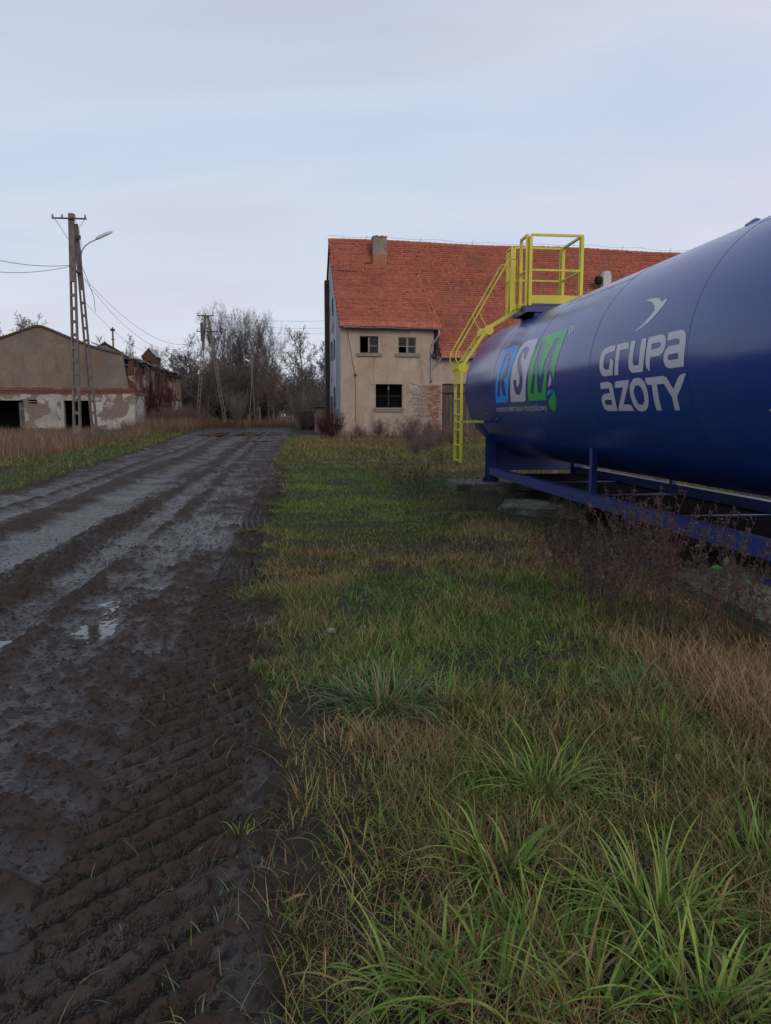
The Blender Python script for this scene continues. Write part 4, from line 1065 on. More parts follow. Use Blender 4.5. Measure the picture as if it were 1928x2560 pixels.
# ================================================================== poles, lamps, wires
M_pole = mat_basic('weathered_pole_concrete', (.10, .085, .075), (.19, .165, .15), 3, .85, .5, 30, .01, .2)
M_iron = mat_basic('rusty_iron', (.05, .04, .04), (.09, .07, .065), 6, .7, .2)
M_porc = mat_basic('insulator_brown', (.10, .06, .05), (.16, .11, .09), 5, .3, 0, spec=.5)
M_wire = mat_basic('line_wire', (.05, .05, .055), (.08, .08, .085), 5, .6, 0)
def lattice_leg(name, foot, top, w0, w1, d0, d1, slots, mat, parent, solid_top=.28, solid_bot=.11, right=(1, 0, 0)):
    """concrete pole leg with a row of long slots"""
    foot, top = Vector(foot), Vector(top); ax = (top - foot); L = ax.length; ax.normalize()
    r = Vector(right); r = (r - ax * r.dot(ax)).normalized(); d = ax.cross(r)
    M = Matrix((r, ax, d)).transposed()
    def w(q): return w0 + (w1 - w0) * q
    def dd(q): return d0 + (d1 - d0) * q
    b = MB()
    def taper(qa, qb, xa, xb, fw=1):
        # box between fractions qa, qb, spanning xa..xb of the half width
        vs = []
        for q in (qa, qb):
            for sx in (xa, xb):
                for sd in (-.5, .5):
                    vs.append(foot + ax * (L * q) + r * (sx * w(q) / 2) + d * (sd * dd(q) * fw))
        b.add(vs, [(0, 2, 3, 1), (4, 5, 7, 6), (0, 1, 5, 4), (2, 6, 7, 3), (0, 4, 6, 2), (1, 3, 7, 5)])
    taper(0, solid_bot, -1, 1); taper(1 - solid_top, 1, -1, 1)
    n = slots; span = 1 - solid_top - solid_bot
    taper(solid_bot, 1 - solid_top, -1, -.52); taper(solid_bot, 1 - solid_top, .52, 1)
    for k in range(1, n):
        q = solid_bot + span * k / n; taper(q - .006, q + .006, -.525, .525, .8)
    return b.build(name, mat, parent)
PB = Vector((-12.0, 43.9, .1))
pole = empty('utility_pole', PB, 0, label='tall A-shaped slotted concrete utility pole standing before the grey gable at left', cat='utility pole')
def L1(p): return Vector(p) - PB
lattice_leg('leg', L1((-12.05, 43.9, -.3)), L1((-11.80, 43.9, 12.22)), .42, .27, .30, .24, 11, M_pole, pole)
lattice_leg('leg', L1((-11.66, 46.2, -.2)), L1((-11.66, 44.12, 11.75)), .34, .22, .28, .20, 11, M_pole, pole)
MB().bar(L1((-12.75, 43.72, 11.93)), L1((-10.98, 43.72, 11.93)), .07, .07).build('crossarm', M_iron, pole)
MB().bar(L1((-11.8, 43.9, 9.3)), L1((-11.62, 44.6, 9.3)), .22, .10).build('spacer', M_pole, pole)
for x in (-12.70, -12.22, -11.58, -11.05):
    MB().tube([L1((x, 43.72, 11.96)), L1((x, 43.72, 12.02)), L1((x, 43.72, 12.05)), L1((x, 43.72, 12.14))], .055, 10, .04).build('insulator', M_porc, pole)
MB().bar(L1((-11.62, 44.05, 11.05)), L1((-11.42, 44.05, 11.05)), .15, .2).build('bracket', M_iron, pole)
MB().tube([L1((-12.6, 43.75, 11.9)), L1((-12.35, 43.8, 11.5)), L1((-12.0, 43.85, 10.9))], .012, 4).build('jumper', M_wire, pole)
MB().tube([L1((-11.6, 43.75, 11.9)), L1((-11.4, 43.8, 11.4)), L1((-11.35, 43.85, 10.6)), L1((-11.42, 43.9, 9.9))], .012, 4).build('jumper', M_wire, pole)
MB().tube([L1((-11.1, 43.75, 11.9)), L1((-11.3, 43.8, 11.6)), L1((-11.5, 43.85, 11.45))], .012, 4).build('jumper', M_wire, pole)
MB().tube([L1((-11.55, 43.9, 10.0)), L1((-11.2, 44, 9.0)), L1((-10.85, 44, 7.9)), L1((-10.82, 44, 7.2))], .014, 4).build('loose_cable', M_wire, pole)
# the street lamp bolted to it
lamp = empty('street_lamp', (-11.42, 44.0, 10.0), 0, label='pale street lamp head on a bent arm bolted to the near A-shaped pole', cat='street lamp')
def L2(p): return Vector(p) - Vector((-11.42, 44.0, 10.0))
MB().tube([L2((-11.42, 44, 9.5)), L2((-11.42, 44, 10.1)), L2((-11.36, 44, 10.35)), L2((-11.2, 44, 10.6)), L2((-10.95, 44, 10.78)), L2((-10.65, 44, 10.93)), L2((-10.5, 44, 11.0))], .032, 8).build('arm', M_zinc, lamp, smooth=True)
hd = MB(); ax_ = (Vector((.84, 0, .40))).normalized(); up_ = Vector((-.40, -.35, .84)).normalized(); sd_ = ax_.cross(up_).normalized(); up_ = sd_.cross(ax_)
rings = []
for (s, w, h) in ((-.08, .07, .06), (0, .13, .10), (.12, .18, .13), (.68, .20, .12), (.84, .17, .09), (.90, .07, .04)):
    c = Vector(L2((-10.55, 44, 10.98))) + ax_ * s
    rings.append([c + sd_ * (w * math.cos(a)) + up_ * (h * (math.sin(a) if math.sin(a) > 0 else .45 * math.sin(a))) for a in [j / 16 * 6.2832 for j in range(16)]])
hd.add([p for g in rings for p in g], [(i * 16 + j, i * 16 + (j + 1) % 16, (i + 1) * 16 + (j + 1) % 16, (i + 1) * 16 + j) for i in range(5) for j in range(16)] + [tuple(range(16)), tuple(range(95, 79, -1))])
hd.build('lamp_head', mat_basic('lamp_grey', (.38, .38, .38), (.5, .5, .5), 5, .5, 0), lamp, smooth=True, fixn=True)

# far A-shaped pole
PF = Vector((-8.8, 80, .45))
pf = empty('utility_pole', PF, 0, label='distant A-shaped pole with two crossarms standing at the bend of the muddy road', cat='utility pole')
def L3(p): return Vector(p) - PF
lattice_leg('leg', L3((-10.25, 80, .3)), L3((-9.10, 80, 11.45)), .34, .24, .28, .22, 12, M_pole, pf, .3, .1)
lattice_leg('leg', L3((-7.30, 80, .2)), L3((-8.85, 80, 11.45)), .34, .24, .28, .22, 12, M_pole, pf, .3, .1)
MB().bar(L3((-9.85, 79.8, 11.5)), L3((-8.25, 79.8, 11.5)), .09, .10).build('crossarm', M_iron, pf)
MB().bar(L3((-9.95, 79.8, 9.95)), L3((-7.9, 79.8, 9.95)), .09, .10).build('crossarm', M_iron, pf)
MB().bar(L3((-9.25, 79.9, 10.3)), L3((-8.7, 79.9, 10.3)), .12, .12).build('spacer', M_pole, pf)
MB().bar(L3((-9.45, 79.7, 10.8)), L3((-9.45, 79.7, 9.0)), .25, .1).build('switch_box', M_iron, pf)
for x, z in ((-9.8, 11.55), (-9.05, 11.55), (-8.3, 11.55), (-9.9, 10.0), (-9.3, 10.0), (-8.7, 10.0), (-7.95, 10.0)):
    MB().tube([L3((x, 79.8, z)), L3((x, 79.8, z + .2))], .05, 7, .03).build('insulator', M_porc, pf)
# distant lamp post
lp = empty('street_lamp', (-4.99, 85, .5), 0, label='distant slim street lamp on a split concrete post before the bare trees', cat='street lamp')
MB().bar((-.35, 0, 0), (.06, 0, 5.1), .10, .12).bar((.35, 0, 0), (.12, 0, 5.1), .10, .12).bar((.09, 0, 5.1), (.09, 0, 7.1), .16, .12).build('post', M_pole, lp)
MB().tube([(.09, 0, 6.5), (.0, 0, 6.85), (-.3, 0, 7.0)], .03, 6).build('arm', M_zinc, lp)
MB().tube([(-.22, -.1, 6.9), (-.45, -.1, 7.05), (-.62, -.1, 7.1)], .13, 8, .06).build('lamp_head', mat_basic('lamp_white', (.6, .6, .6), (.7, .7, .7), 5, .4, 0), lp, smooth=True)
# thin pole behind the roofs, far left
tp = empty('utility_pole', (-21.5, 95, .3), 0, label='thin distant pole rising behind the roof of the ruined building', cat='utility pole')
MB().tube([(0, 0, 0), (0, 0, 11.6)], .14, 8, .10).build('post', M_pole, tp); MB().bar((-.25, 0, 11.3), (.25, 0, 11.3), .2, .25).build('bracket', M_iron, tp)
MB().bar((-.2, 0, 10.2), (.2, 0, 10.2), .1, .1).build('bracket', M_iron, tp)
# short concrete posts by the road end
for k, (x, y_, h_) in enumerate(((-4.03, 82, 2.1), (-1.9, 84, 1.7))):
    o = MB().prism([(-.1, 0), (.1, 0), (.09, h_), (0, h_ + .08), (-.09, h_)], 1, -.08, .08).build('concrete_post', M_pole, None, fixn=True)
    o.location = (x, y_, .4)
    tag(o, ('taller pale concrete gate post among dry grass at the road end', 'shorter dark concrete post right of the pale gate post')[k], 'post')

def wire(a_, c_, sag, label, r_=.013, n=24):
    a_, c_ = Vector(a_), Vector(c_)
    b = MB().tube([a_ + (c_ - a_) * (i / n) - Vector((0, 0, sag * 4 * (i / n) * (1 - i / n))) for i in range(n + 1)], r_, 4)
    return b.build('overhead_wire', M_wire, label=label, cat='wire', group='overhead wires of the yard')
wire((-11.95, 43.8, 9.55), at_y(-420, 480, 30), .8, 'upper sagging wire running from the near pole out of the left edge', .014)
wire((-11.95, 43.8, 9.5), at_y(-420, 560, 32), .9, 'lower sagging wire running from the near pole out of the left edge', .012)
wire((-11.4, 44.3, 9.0), (-8.3, 79.8, 10.0), 2.3, 'upper of two wires sagging from the near pole towards the far pole', .012)
wire((-11.4, 44.3, 8.9), (-9.3, 79.8, 10.0), 2.7, 'second wire sagging from the near pole towards the far pole', .012)
wire((-11.6, 44.6, 7.9), (-9.9, 79.8, 9.95), 2.6, 'lowest wire leaving the near pole towards the far pole', .010)
for k, (z0, z1) in enumerate(((13.4, 14.6), (12.3, 13.4), (11.6, 12.4))):
    wire((-8.3, 79.8, 11.5 - .6 * k), (14, 110, z0 + 3), 1.0, ('highest faint wire crossing the sky behind the barn corner', 'middle faint wire crossing the sky behind the barn corner', 'lowest faint wire crossing the sky behind the barn corner')[k], .012)

# ================================================================== bare winter trees
def bark(name, c1, c2):
    return mat_basic(name, c1, c2, 2, .9, .4, 18, .02, .15)
M_bark = bark('bark_grey', (.085, .07, .068), (.15, .125, .122))
M_bark2 = bark('bark_red_brown', (.12, .085, .078), (.20, .14, .125))
M_bark3 = bark('bark_pale', (.15, .125, .10), (.26, .21, .17))
M_bark4 = bark('bark_wine', (.05, .014, .016), (.085, .028, .028))

class TreeGen:
    def __init__(self, seed, P):
        self.r = np.random.RandomState(seed); self.P = P
        self.seg = {0: [], 1: [], 2: []}      # trunk+limbs, branches, twigs
    def grow(self, p, d, L, rad, lvl):
        P = self.P; r = self.r; n = P['seg'][min(lvl, len(P['seg']) - 1)]
        pts = [p.copy()]; dirs = [d.copy()]; rads = [rad]
        wob = P['wob'][min(lvl, len(P['wob']) - 1)]; up = P['up'][min(lvl, len(P['up']) - 1)]
        endr = rad * (.35 if lvl < P['levels'] else .4)
        for i in range(n):
            d = d + Vector(r.normal(0, wob, 3)) + Vector((0, 0, up)); d.normalize()
            p = p + d * (L / n); pts.append(p.copy()); dirs.append(d.copy()); rads.append(rad + (endr - rad) * (i + 1) / n)
        self.seg[0 if lvl <= P['limb'] else (1 if lvl < P['levels'] else 2)].append((pts, rads, lvl))
        if lvl >= P['levels']: return
        k = P['kids'][lvl]
        k = max(1, int(round(k * r.uniform(.75, 1.25))))
        s0 = P['start'][min(lvl, len(P['start']) - 1)]
        for c in range(k):
            q = s0 + (1 - s0) * ((c + r.uniform(.1, .9)) / k); q = min(q, .98)
            f = q * n; i = min(int(f), n - 1); pp = pts[i] + (pts[i + 1] - pts[i]) * (f - i); dd = dirs[i + 1]
            ang = R(r.uniform(*P['ang'][min(lvl, len(P['ang']) - 1)])); az = (c * 2.4 + r.uniform(-.6, .6))
            a = dd.orthogonal().normalized(); a = Matrix.Rotation(az, 3, dd) @ a
            nd = (dd * math.cos(ang) + a * math.sin(ang)).normalized()
            ll = L * P['len'][min(lvl, len(P['len']) - 1)] * r.uniform(.65, 1.15) * (1.12 - .55 * q if P.get('taper', 1) else 1)
            rr = max(P['rmin'], rads[i] * P['rr'] * r.uniform(.7, 1))
            self.grow(pp, nd, ll, rr, lvl + 1)
    def mesh(self, key, ns):
        V = []; F = []; n = 0
        for pts, rads, lvl in self.seg[key]:
            m = len(pts)
            for i, (p, rr) in enumerate(zip(pts, rads)):
                d = pts[min(i + 1, m - 1)] - pts[max(i - 1, 0)]; d.normalize()
                x = d.orthogonal().normalized(); y_ = d.cross(x)
                for k in range(ns):
                    a = k / ns * 6.2832; V.append(p + x * (rr * math.cos(a)) + y_ * (rr * math.sin(a)))
            for i in range(m - 1):
                for k in range(ns):
                    a = n + i * ns + k; b = n + i * ns + (k + 1) % ns; F.append((a, b, b + ns, a + ns))
            n += m * ns
        return np.array([tuple(v_) for v_ in V]), np.array(F)
def make_proto(seed, P, h, r0, stems=1, leaves=0):
    g = TreeGen(seed, P); rr = np.random.RandomState(seed + 99)
    for s in range(stems):
        d = Vector((0, 0, 1)) if stems == 1 else Vector((rr.normal(0, P.get('splay', .3)), rr.normal(0, P.get('splay', .3)), 1)).normalized()
        p = Vector((0, 0, -.15)) if stems == 1 else Vector((rr.normal(0, .12), rr.normal(0, .12), -.1))
        g.grow(p, d, h * (1 if stems == 1 else rr.uniform(.7, 1)), r0, 0)
    return g
TALL = dict(levels=4, limb=1, seg=(8, 6, 4, 3, 2), wob=(.05, .08, .12, .15, .15), up=(.03, .10, .10, .07, .03), kids=(13, 11, 7, 5), start=(.30, .18, .1, .1), ang=((13, 27), (14, 32), (20, 44), (22, 52)), len=(.62, .46, .44, .5), rr=.62, rmin=.021, taper=0)
ROUND = dict(levels=4, limb=1, seg=(6, 5, 4, 3, 2), wob=(.10, .14, .18, .2, .2), up=(.02, .06, .06, .05, .02), kids=(14, 10, 7, 5), start=(.18, .12, .1, .1), ang=((30, 65), (28, 65), (30, 70), (30, 70)), len=(.58, .5, .48, .5), rr=.54, rmin=.020)
SCRUB = dict(levels=3, limb=0, seg=(6, 5, 3, 2), wob=(.10, .14, .18, .2), up=(.05, .10, .08, .05), kids=(11, 8, 5), start=(.08, .1, .1), ang=((15, 50), (20, 60), (25, 65)), len=(.5, .5, .5), rr=.5, rmin=.010, splay=.38)
VASE = dict(levels=3, limb=0, seg=(6, 4, 3, 2), wob=(.05, .08, .12, .15), up=(.06, .10, .08, .05), kids=(9, 6, 4), start=(.12, .15, .1), ang=((8, 25), (12, 35), (20, 50)), len=(.5, .45, .5), rr=.5, rmin=.010, splay=.30)
protos = {}
for nm, seed, P, h, r0, st in (('tall_a', 3, TALL, 16, .26, 1), ('tall_b', 8, TALL, 16, .24, 1), ('round_a', 5, ROUND, 9, .20, 1), ('round_b', 12, ROUND, 9, .18, 1), ('scrub', 21, SCRUB, 4.5, .05, 9), ('vase', 30, VASE, 6.0, .05, 14)):
    g = make_proto(seed, P, h, r0, st)
    hmax = max(p.z for k in (0, 1, 2) for pts, _, _ in g.seg[k] for p in pts)
    meshes = []
    V0, F0 = g.mesh(0, 6); V1, F1 = g.mesh(1, 3)
    V2, F2 = g.mesh(2, 3)
    meshes.append(('trunk', V0, F0)); meshes.append(('crown', np.concatenate([V1, V2]), np.concatenate([F1, F2 + len(V1)])))
    protos[nm] = (hmax, meshes, {})
def bare_tree(kind, x, y_, h, mat, label, name='bare_tree', cat='tree', group=None, rz=None, wide=1.0):
    hmax, meshes, cache = protos[kind]
    s = h / hmax; e_ = empty(name, (x, y_, gh(x, y_) if y_ < 100 else .55), rz if rz is not None else (x * 7.3 + y_) % 6.28, label=label, cat=cat, group=group)
    e_.scale = (s * wide, s * wide, s)
    for part, Vp, Fp in meshes:
        key = (part, mat.name)
        if key not in cache:
            o = np_mesh(part, Vp, Fp, mat, smooth=(part == 'trunk'), parent=e_); cache[key] = o.data
        else:
            o = bpy.data.objects.new(part, cache[key]); link(o, e_)
    return e_
def px_tree(kind, u, vtop, Y_, mat, label, **k):
    top = at_y(u, vtop, Y_); base = gh(top.x, Y_) if Y_ < 100 else .55
    return bare_tree(kind, top.x, Y_, top.z - base, mat, label, **k)
G1 = 'bare trees beyond the end of the road'
px_tree('tall_a', 600, 740, 98, M_bark, 'tallest bare tree with a fan of pale twigs above the road end', group=G1, wide=1.15)
px_tree('tall_b', 632, 762, 101, M_bark, 'tall bare tree touching the right flank of the tallest tree', group=G1, wide=1.1, rz=4)
px_tree('tall_a', 572, 768, 103, M_bark, 'tall bare tree between the far A-shaped pole and the tallest tree', group=G1, wide=1.1, rz=1)
px_tree('tall_b', 538, 752, 100, M_bark, 'tall bare tree just behind the far A-shaped pole', group=G1)
px_tree('tall_b', 668, 795, 96, M_bark, 'slightly lower bare tree right of the tallest tree', group=G1, wide=1.05)
px_tree('round_a', 752, 815, 92, M_bark, 'dark rounded bare tree next to the barn left edge', group=G1, wide=.8)
px_tree('round_b', 812, 850, 100, M_bark, 'bare tree half hidden behind the barn left corner', group=G1, wide=.9)
px_tree('round_b', 480, 832, 95, M_bark, 'low bushy bare tree left of the far A-shaped pole', group=G1)
px_tree('tall_a', 640, 840, 90, M_bark2, 'reddish twigged tree behind the distant slim lamp', group=G1, wide=1.1, rz=2)
px_tree('round_a', 680, 900, 84, M_bark2, 'small red brown tree with a dark straight trunk right of the distant lamp', group=G1)
px_tree('round_b', 560, 880, 88, M_bark, 'dark low tree between the legs of the far A-shaped pole', group=G1)
px_tree('round_a', 516, 905, 86, M_bark2, 'small red brown tree beside the ruin far end', group=G1)
px_tree('round_a', 425, 868, 100, M_bark, 'bare tree rising over the far end of the ruined side wall', group=G1)
px_tree('round_b', 322, 835, 105, M_bark, 'bare tree standing right behind the brick dormer', group=G1, wide=.8)
px_tree('round_a', 366, 855, 112, M_bark, 'pale bare tree behind the dormer to its right', group=G1)
px_tree('round_b', 245, 838, 110, M_bark, 'bare tree left of the thin distant pole', group=G1)
px_tree('round_a', 60, 785, 115, M_bark, 'wide bare tree above the left slope of the grey gable', group=G1, wide=1.0)
px_tree('round_b', -10, 798, 112, M_bark, 'bare tree cut by the left edge of the view', group=G1)
px_tree('vase', 592, 965, 76, M_bark3, 'pale fan shaped willow shrub at the end of the muddy road', name='willow_shrub', cat='shrub')
px_tree('vase', 745, 960, 74, M_bark3, 'pale arching shrub left of the small green shed', name='willow_shrub', cat='shrub', wide=1.1)
px_tree('vase', 798, 945, 72, M_bark3, 'pale arching shrub above the crumbling brick outbuilding', name='willow_shrub', cat='shrub', wide=1.0)
# the thicket behind: many more thin trees
rs = random.Random(77)
G2 = 'thin trees crowding the far thicket'
heights = [(395, 905), (440, 880), (500, 862), (560, 850), (620, 850), (690, 870), (740, 880), (800, 890), (850, 900)]
import bisect
def topline(u):
    for (a_, va), (b_, vb) in zip(heights[:-1], heights[1:]):
        if a_ <= u <= b_: return va + (vb - va) * (u - a_) / (b_ - a_)
    return 900
for k in range(34):
    u = 395 + 440 * (k + rs.uniform(0, .9)) / 34; Y_ = rs.uniform(90, 130)
    px_tree(rs.choice(('round_a', 'round_b', 'tall_b', 'scrub')), u, topline(u) + rs.uniform(28, 85), Y_, rs.choice((M_bark, M_bark2, M_bark)), 'thin dark bare tree standing in the crowded far thicket', group=G2, wide=rs.uniform(.9, 1.3), rz=rs.uniform(0, 6))
for k in range(9):
    u = -20 + 400 * k / 9; Y_ = rs.uniform(105, 125)
    px_tree(rs.choice(('round_a', 'round_b')), u, 880 + rs.uniform(0, 25), Y_, M_bark, 'thin dark bare tree standing in the crowded far thicket', group=G2, rz=rs.uniform(0, 6))
bare_tree('scrub', .7, 67.6, 2.2, M_bark2, 'tangled brown bush in front of the small green shed', 'bare_bush', 'bush', wide=1.2)
# brambles
bare_tree('scrub', 2.35, 49.3, 1.9, M_bark4, 'wine red bramble bush at the left corner of the barn', 'bramble_bush', 'bush', wide=.95)
bare_tree('scrub', 1.55, 50.2, 1.5, M_bark4, 'smaller wine red bramble left of the corner bush', 'bramble_bush', 'bush', wide=.9)
bare_tree('scrub', 1.95, 47.6, .8, M_bark4, 'lowest bramble tangle in front of the barn corner', 'bramble_bush', 'bush', wide=1.3)
for k, (x, y_, h_) in enumerate(((-11.2, 61.5, 2.0), (-11.0, 65, 2.4), (-10.9, 68.5, 2.1), (-10.7, 72, 2.2), (-10.5, 76, 2.3), (-10.9, 80, 2.5), (-9.8, 83, 2.0))):
    bare_tree('scrub', x, y_, h_, M_bark2, ('brown leafless bush nearest the gable corner at the ruined side wall', 'second brown bush from the gable corner along the ruined side wall', 'brown bush below the brick dormer of the ruin', 'fourth brown bush along the ruined side wall, just past the dormer', 'brown bush beside the tan patch at the end of the ruined side wall', 'tallest brown bush in front of the end of the ruined building', 'farthest low brown bush at the bend of the muddy road')[k], 'bare_bush', 'bush', group='bushes along the ruined side wall', wide=1.2, rz=k)
for k, (x, y_, h_) in enumerate(((-12.0, 64.5, 4.6), (-12.0, 67, 5.0), (-12.0, 71, 4.4), (-12.05, 74, 4.0))):
    bare_tree('vase', x, y_, h_, M_bark4, ('climbing creeper nearest the gable corner on the ruined side wall', 'thick dark creeper climbing the side wall below the dormer', 'thinner creeper on the side wall beyond the dormer', 'farthest creeper on the ruined side wall')[k], 'climbing_creeper', 'creeper', wide=.7, rz=k * 2)
# far-off wood closing the view
V = []; F = []; n = 0
rs_ = np.random.RandomState(4)
for k in range(9000):
    x = rs_.uniform(-260, 260); y_ = 150 + rs_.rand() * 60; b = .55; h_ = rs_.uniform(4, 8.5) * (1 + .25 * math.sin(x * .06))
    p = Vector((x, y_, b)); w_ = rs_.uniform(.04, .12); dx_ = rs_.normal(0, .22) * h_
    V += [(x - w_, y_, b), (x + w_, y_, b), (x + dx_, y_ + rs_.normal(0, .5), b + h_)]; F.append((n, n + 1, n + 2)); n += 3
    for q in range(5):
        s = rs_.uniform(.2, .9); bx, bz = x + dx_ * s, b + h_ * s; a = rs_.uniform(-1.1, 1.1); l_ = rs_.uniform(.8, 2.4)
        V += [(bx, y_, bz - .06), (bx, y_, bz + .06), (bx + l_ * math.sin(a), y_ + rs_.normal(0, .6), bz + l_ * math.cos(a))]; F.append((n, n + 1, n + 2)); n += 3
np_mesh('far_wood', np.array(V), np.array(F), M_bark, label='low dark leafless wood along the horizon', cat='wood', kind='stuff')

# ================================================================== turf and weeds
def blade_mat(name, greens, straws):
    t = NT(name)
    tint = t.attr('tint'); r = t.attr('rnd')
    g = t.ramp(r, [(0, greens[0]), (.5, greens[1]), (1, greens[2])])
    s = t.ramp(r, [(0, straws[0]), (.5, straws[1]), (1, straws[2])])
    t.set('Base Color', t.mix(t.ramp(tint, [(.35, 0), (.65, 1)]), s, g)); t.set('Roughness', .6); t.set('Specular IOR Level', .12)
    return t.m
M_grass = blade_mat('grass_blades', ((.036, .080, .013), (.086, .135, .021), (.18, .21, .038)), ((.10, .068, .028), (.21, .15, .062), (.36, .27, .12)))
M_straw = blade_mat('straw_blades', ((.07, .07, .03), (.12, .11, .05), (.17, .15, .07)), ((.12, .075, .038), (.24, .155, .080), (.40, .28, .16)))
M_brown = blade_mat('dry_stalks', ((.055, .045, .022), (.085, .07, .035), (.12, .10, .05)), ((.085, .055, .040), (.16, .105, .072), (.28, .195, .135)))

def blades(name, px, py, L, W, lean, segs, tint, rnd, mat, az=None, curl=1.0, z0=None, spread=None, **k):
    """curved tapered blades rooted on the terrain; joined"""
    n = len(px); rs = np.random.RandomState(len(name) + n % 1000)
    az = rs.rand(n) * 6.2832 if az is None else az
    z = height(px, py) - .01 if z0 is None else z0
    ca, sa = np.cos(az), np.sin(az)
    V = []; m = segs
    for i in range(m + 1):
        t_ = i / m
        # angle from vertical grows along the blade
        th = lean * (.35 + curl * t_)
        if i == 0: hx = np.zeros(n); hz = np.zeros(n)
        else: hx = hx + np.sin(th) * L / m; hz = hz + np.cos(th) * L / m
        w = W * (1 - t_) ** .6 * .5 if i < m else np.zeros(n)
        cx = px + ca * hx; cy = py + sa * hx; cz = z + np.maximum(hz, -.0 * L + .01 * t_)
        if i < m:
            V.append(np.stack([cx - sa * w, cy + ca * w, cz], 1)); V.append(np.stack([cx + sa * w, cy - ca * w, cz], 1))
        else: V.append(np.stack([cx, cy, cz], 1))
    V = np.stack(V, 1)                      # n, 2m+1, 3
    c = 2 * m + 1; tri = []
    for i in range(m - 1): tri += [(2 * i, 2 * i + 1, 2 * i + 3), (2 * i, 2 * i + 3, 2 * i + 2)]
    tri.append((2 * m - 2, 2 * m - 1, 2 * m))
    F = (np.arange(n)[:, None, None] * c + np.array(tri)[None]).reshape(-1, 3)
    at = dict(tint=np.repeat(tint, c), rnd=np.repeat(rnd, c))
    return np_mesh(name, V.reshape(-1, 3), F, mat, at, **k)

rs = np.random.RandomState(42)
def scatter(x0, x1, y0, y1, dens, keep, pw=0):
    n = int((x1 - x0) * (y1 - y0) * dens)
    x = rs.uniform(x0, x1, n); y = rs.uniform(y0, y1, n)
    p = keep(x, y); m = rs.rand(n) < p
    return x[m], y[m]
def lawn_keep(x, y):
    rm = road_mask(x, y)
    k = (1 - rm) ** 2 + .03 * rm * sst(-1.1, -.2, x) * (x < 1)
    # worn bare strip beside the tyre tracks
    bald = band(x, -.6, .42 - .10 * sst(3, 5, y), .22) * (1 - sst(3.6, 5.2, y))
    k = k * (1 - .72 * bald)
    k = k * (1 - .65 * band(x, -1.0, .15, .2) * sst(5, 6, y) * (1 - sst(8, 12, y)) * 0)
    under = sst(3.3 - .35 * sst(10, 11, y), 3.7 - .35 * sst(10, 11, y), x) * (1 - sst(6.6, 7.0, x)) * band(y, 4, 17.3, .4)
    k = k * (1 - .9 * under)
    cl = fbm(x + 3, y, 2.3, 3)
    return k * np.clip(.30 + 2.6 * (cl - .38), .10, 1)
def do_lawn(name, x0, x1, y0, y1, dens, Lr, Wr, segs, lean=(.2, 1.25), label=None):
    x, y = scatter(x0, x1, y0, y1, dens, lawn_keep); n = len(x)
    z = green_zone(x, y); g = fbm(x + 70, y, .8, 3)
    tint = np.clip(z + rs.normal(0, .22, n), 0, 1)
    L = rs.uniform(Lr[0], Lr[1], n) * (.55 + .9 * g) * (1 + .25 * (1 - z)); W = rs.uniform(Wr[0], Wr[1], n)
    ln = rs.uniform(lean[0], lean[1], n)
    rnd = np.clip(.35 + .25 * rs.randn(n) + .6 * (fbm(x, y + 50, .7, 3) - .5) + .35 * band(x, -.2, 1.9, .5) * band(y, 11, 22, 2.5), 0, 1)
    return blades(name, x, y, L, W, ln, segs, tint, rnd, M_grass, curl=1.2, label=label, cat='grass', kind='stuff')
do_lawn('grass', -.75, 3.6, 1.2, 3.6, 8500, (.05, .13), (.0025, .0055), 3, (.4, 1.5), 'short mixed green and dry grass close to the viewer right of the mud')
do_lawn('grass', -.75, 4.6, 3.6, 7.5, 4600, (.05, .12), (.003, .006), 3, (.4, 1.5), 'short grass with yellow and dark green patches before the tank')
do_lawn('grass', -.9, 5.5, 7.5, 14, 2700, (.04, .085), (.005, .009), 2, (.3, 1.3), 'low grass beside the tank far end')
do_lawn('grass', -1.2, 14, 14, 27, 1150, (.05, .10), (.009, .016), 1, (.2, 1.1), 'bright green grass strip beyond the tank')
do_lawn('grass', -1.0, 30, 27, 52, 280, (.09, .22), (.018, .03), 1, (.2, 1.0), 'yellow green meadow in front of the barn')
do_lawn('grass', -9.5, -5.6, 9, 24, 700, (.05, .12), (.008, .014), 1, (.2, 1.1), 'yellow green grass verge left of the mud, near part')
do_lawn('grass', -13.5, -6.0, 24, 62, 230, (.08, .2), (.014, .024), 1, (.2, 1.0), 'yellow green grass verge left of the mud, far part')

# matted dead blades lying flat between the living ones
for (x0_, x1_, y0_, y1_, dn) in ((-.5, 3.4, 1.2, 4.0, 4200), (-.4, 4.2, 4.0, 9.0, 1500)):
    x, y = scatter(x0_, x1_, y0_, y1_, dn, lambda x, y: lawn_keep(x, y) * np.clip(.25 + 2.2 * (fbm(x + 30, y, 1.3, 3) - .3), .1, 1)); n = len(x)
    blades('thatch', x, y, rs.uniform(.06, .20, n), rs.uniform(.002, .0045, n), rs.uniform(1.15, 1.6, n), 3, np.clip(rs.normal(.2, .2, n), 0, 1), np.clip(rs.normal(.4, .28, n), 0, 1), M_grass, curl=.45, label='matted dead grass blades lying between the living ones' + (', nearer part' if y0_ < 2 else ', farther part'), cat='grass', kind='stuff')

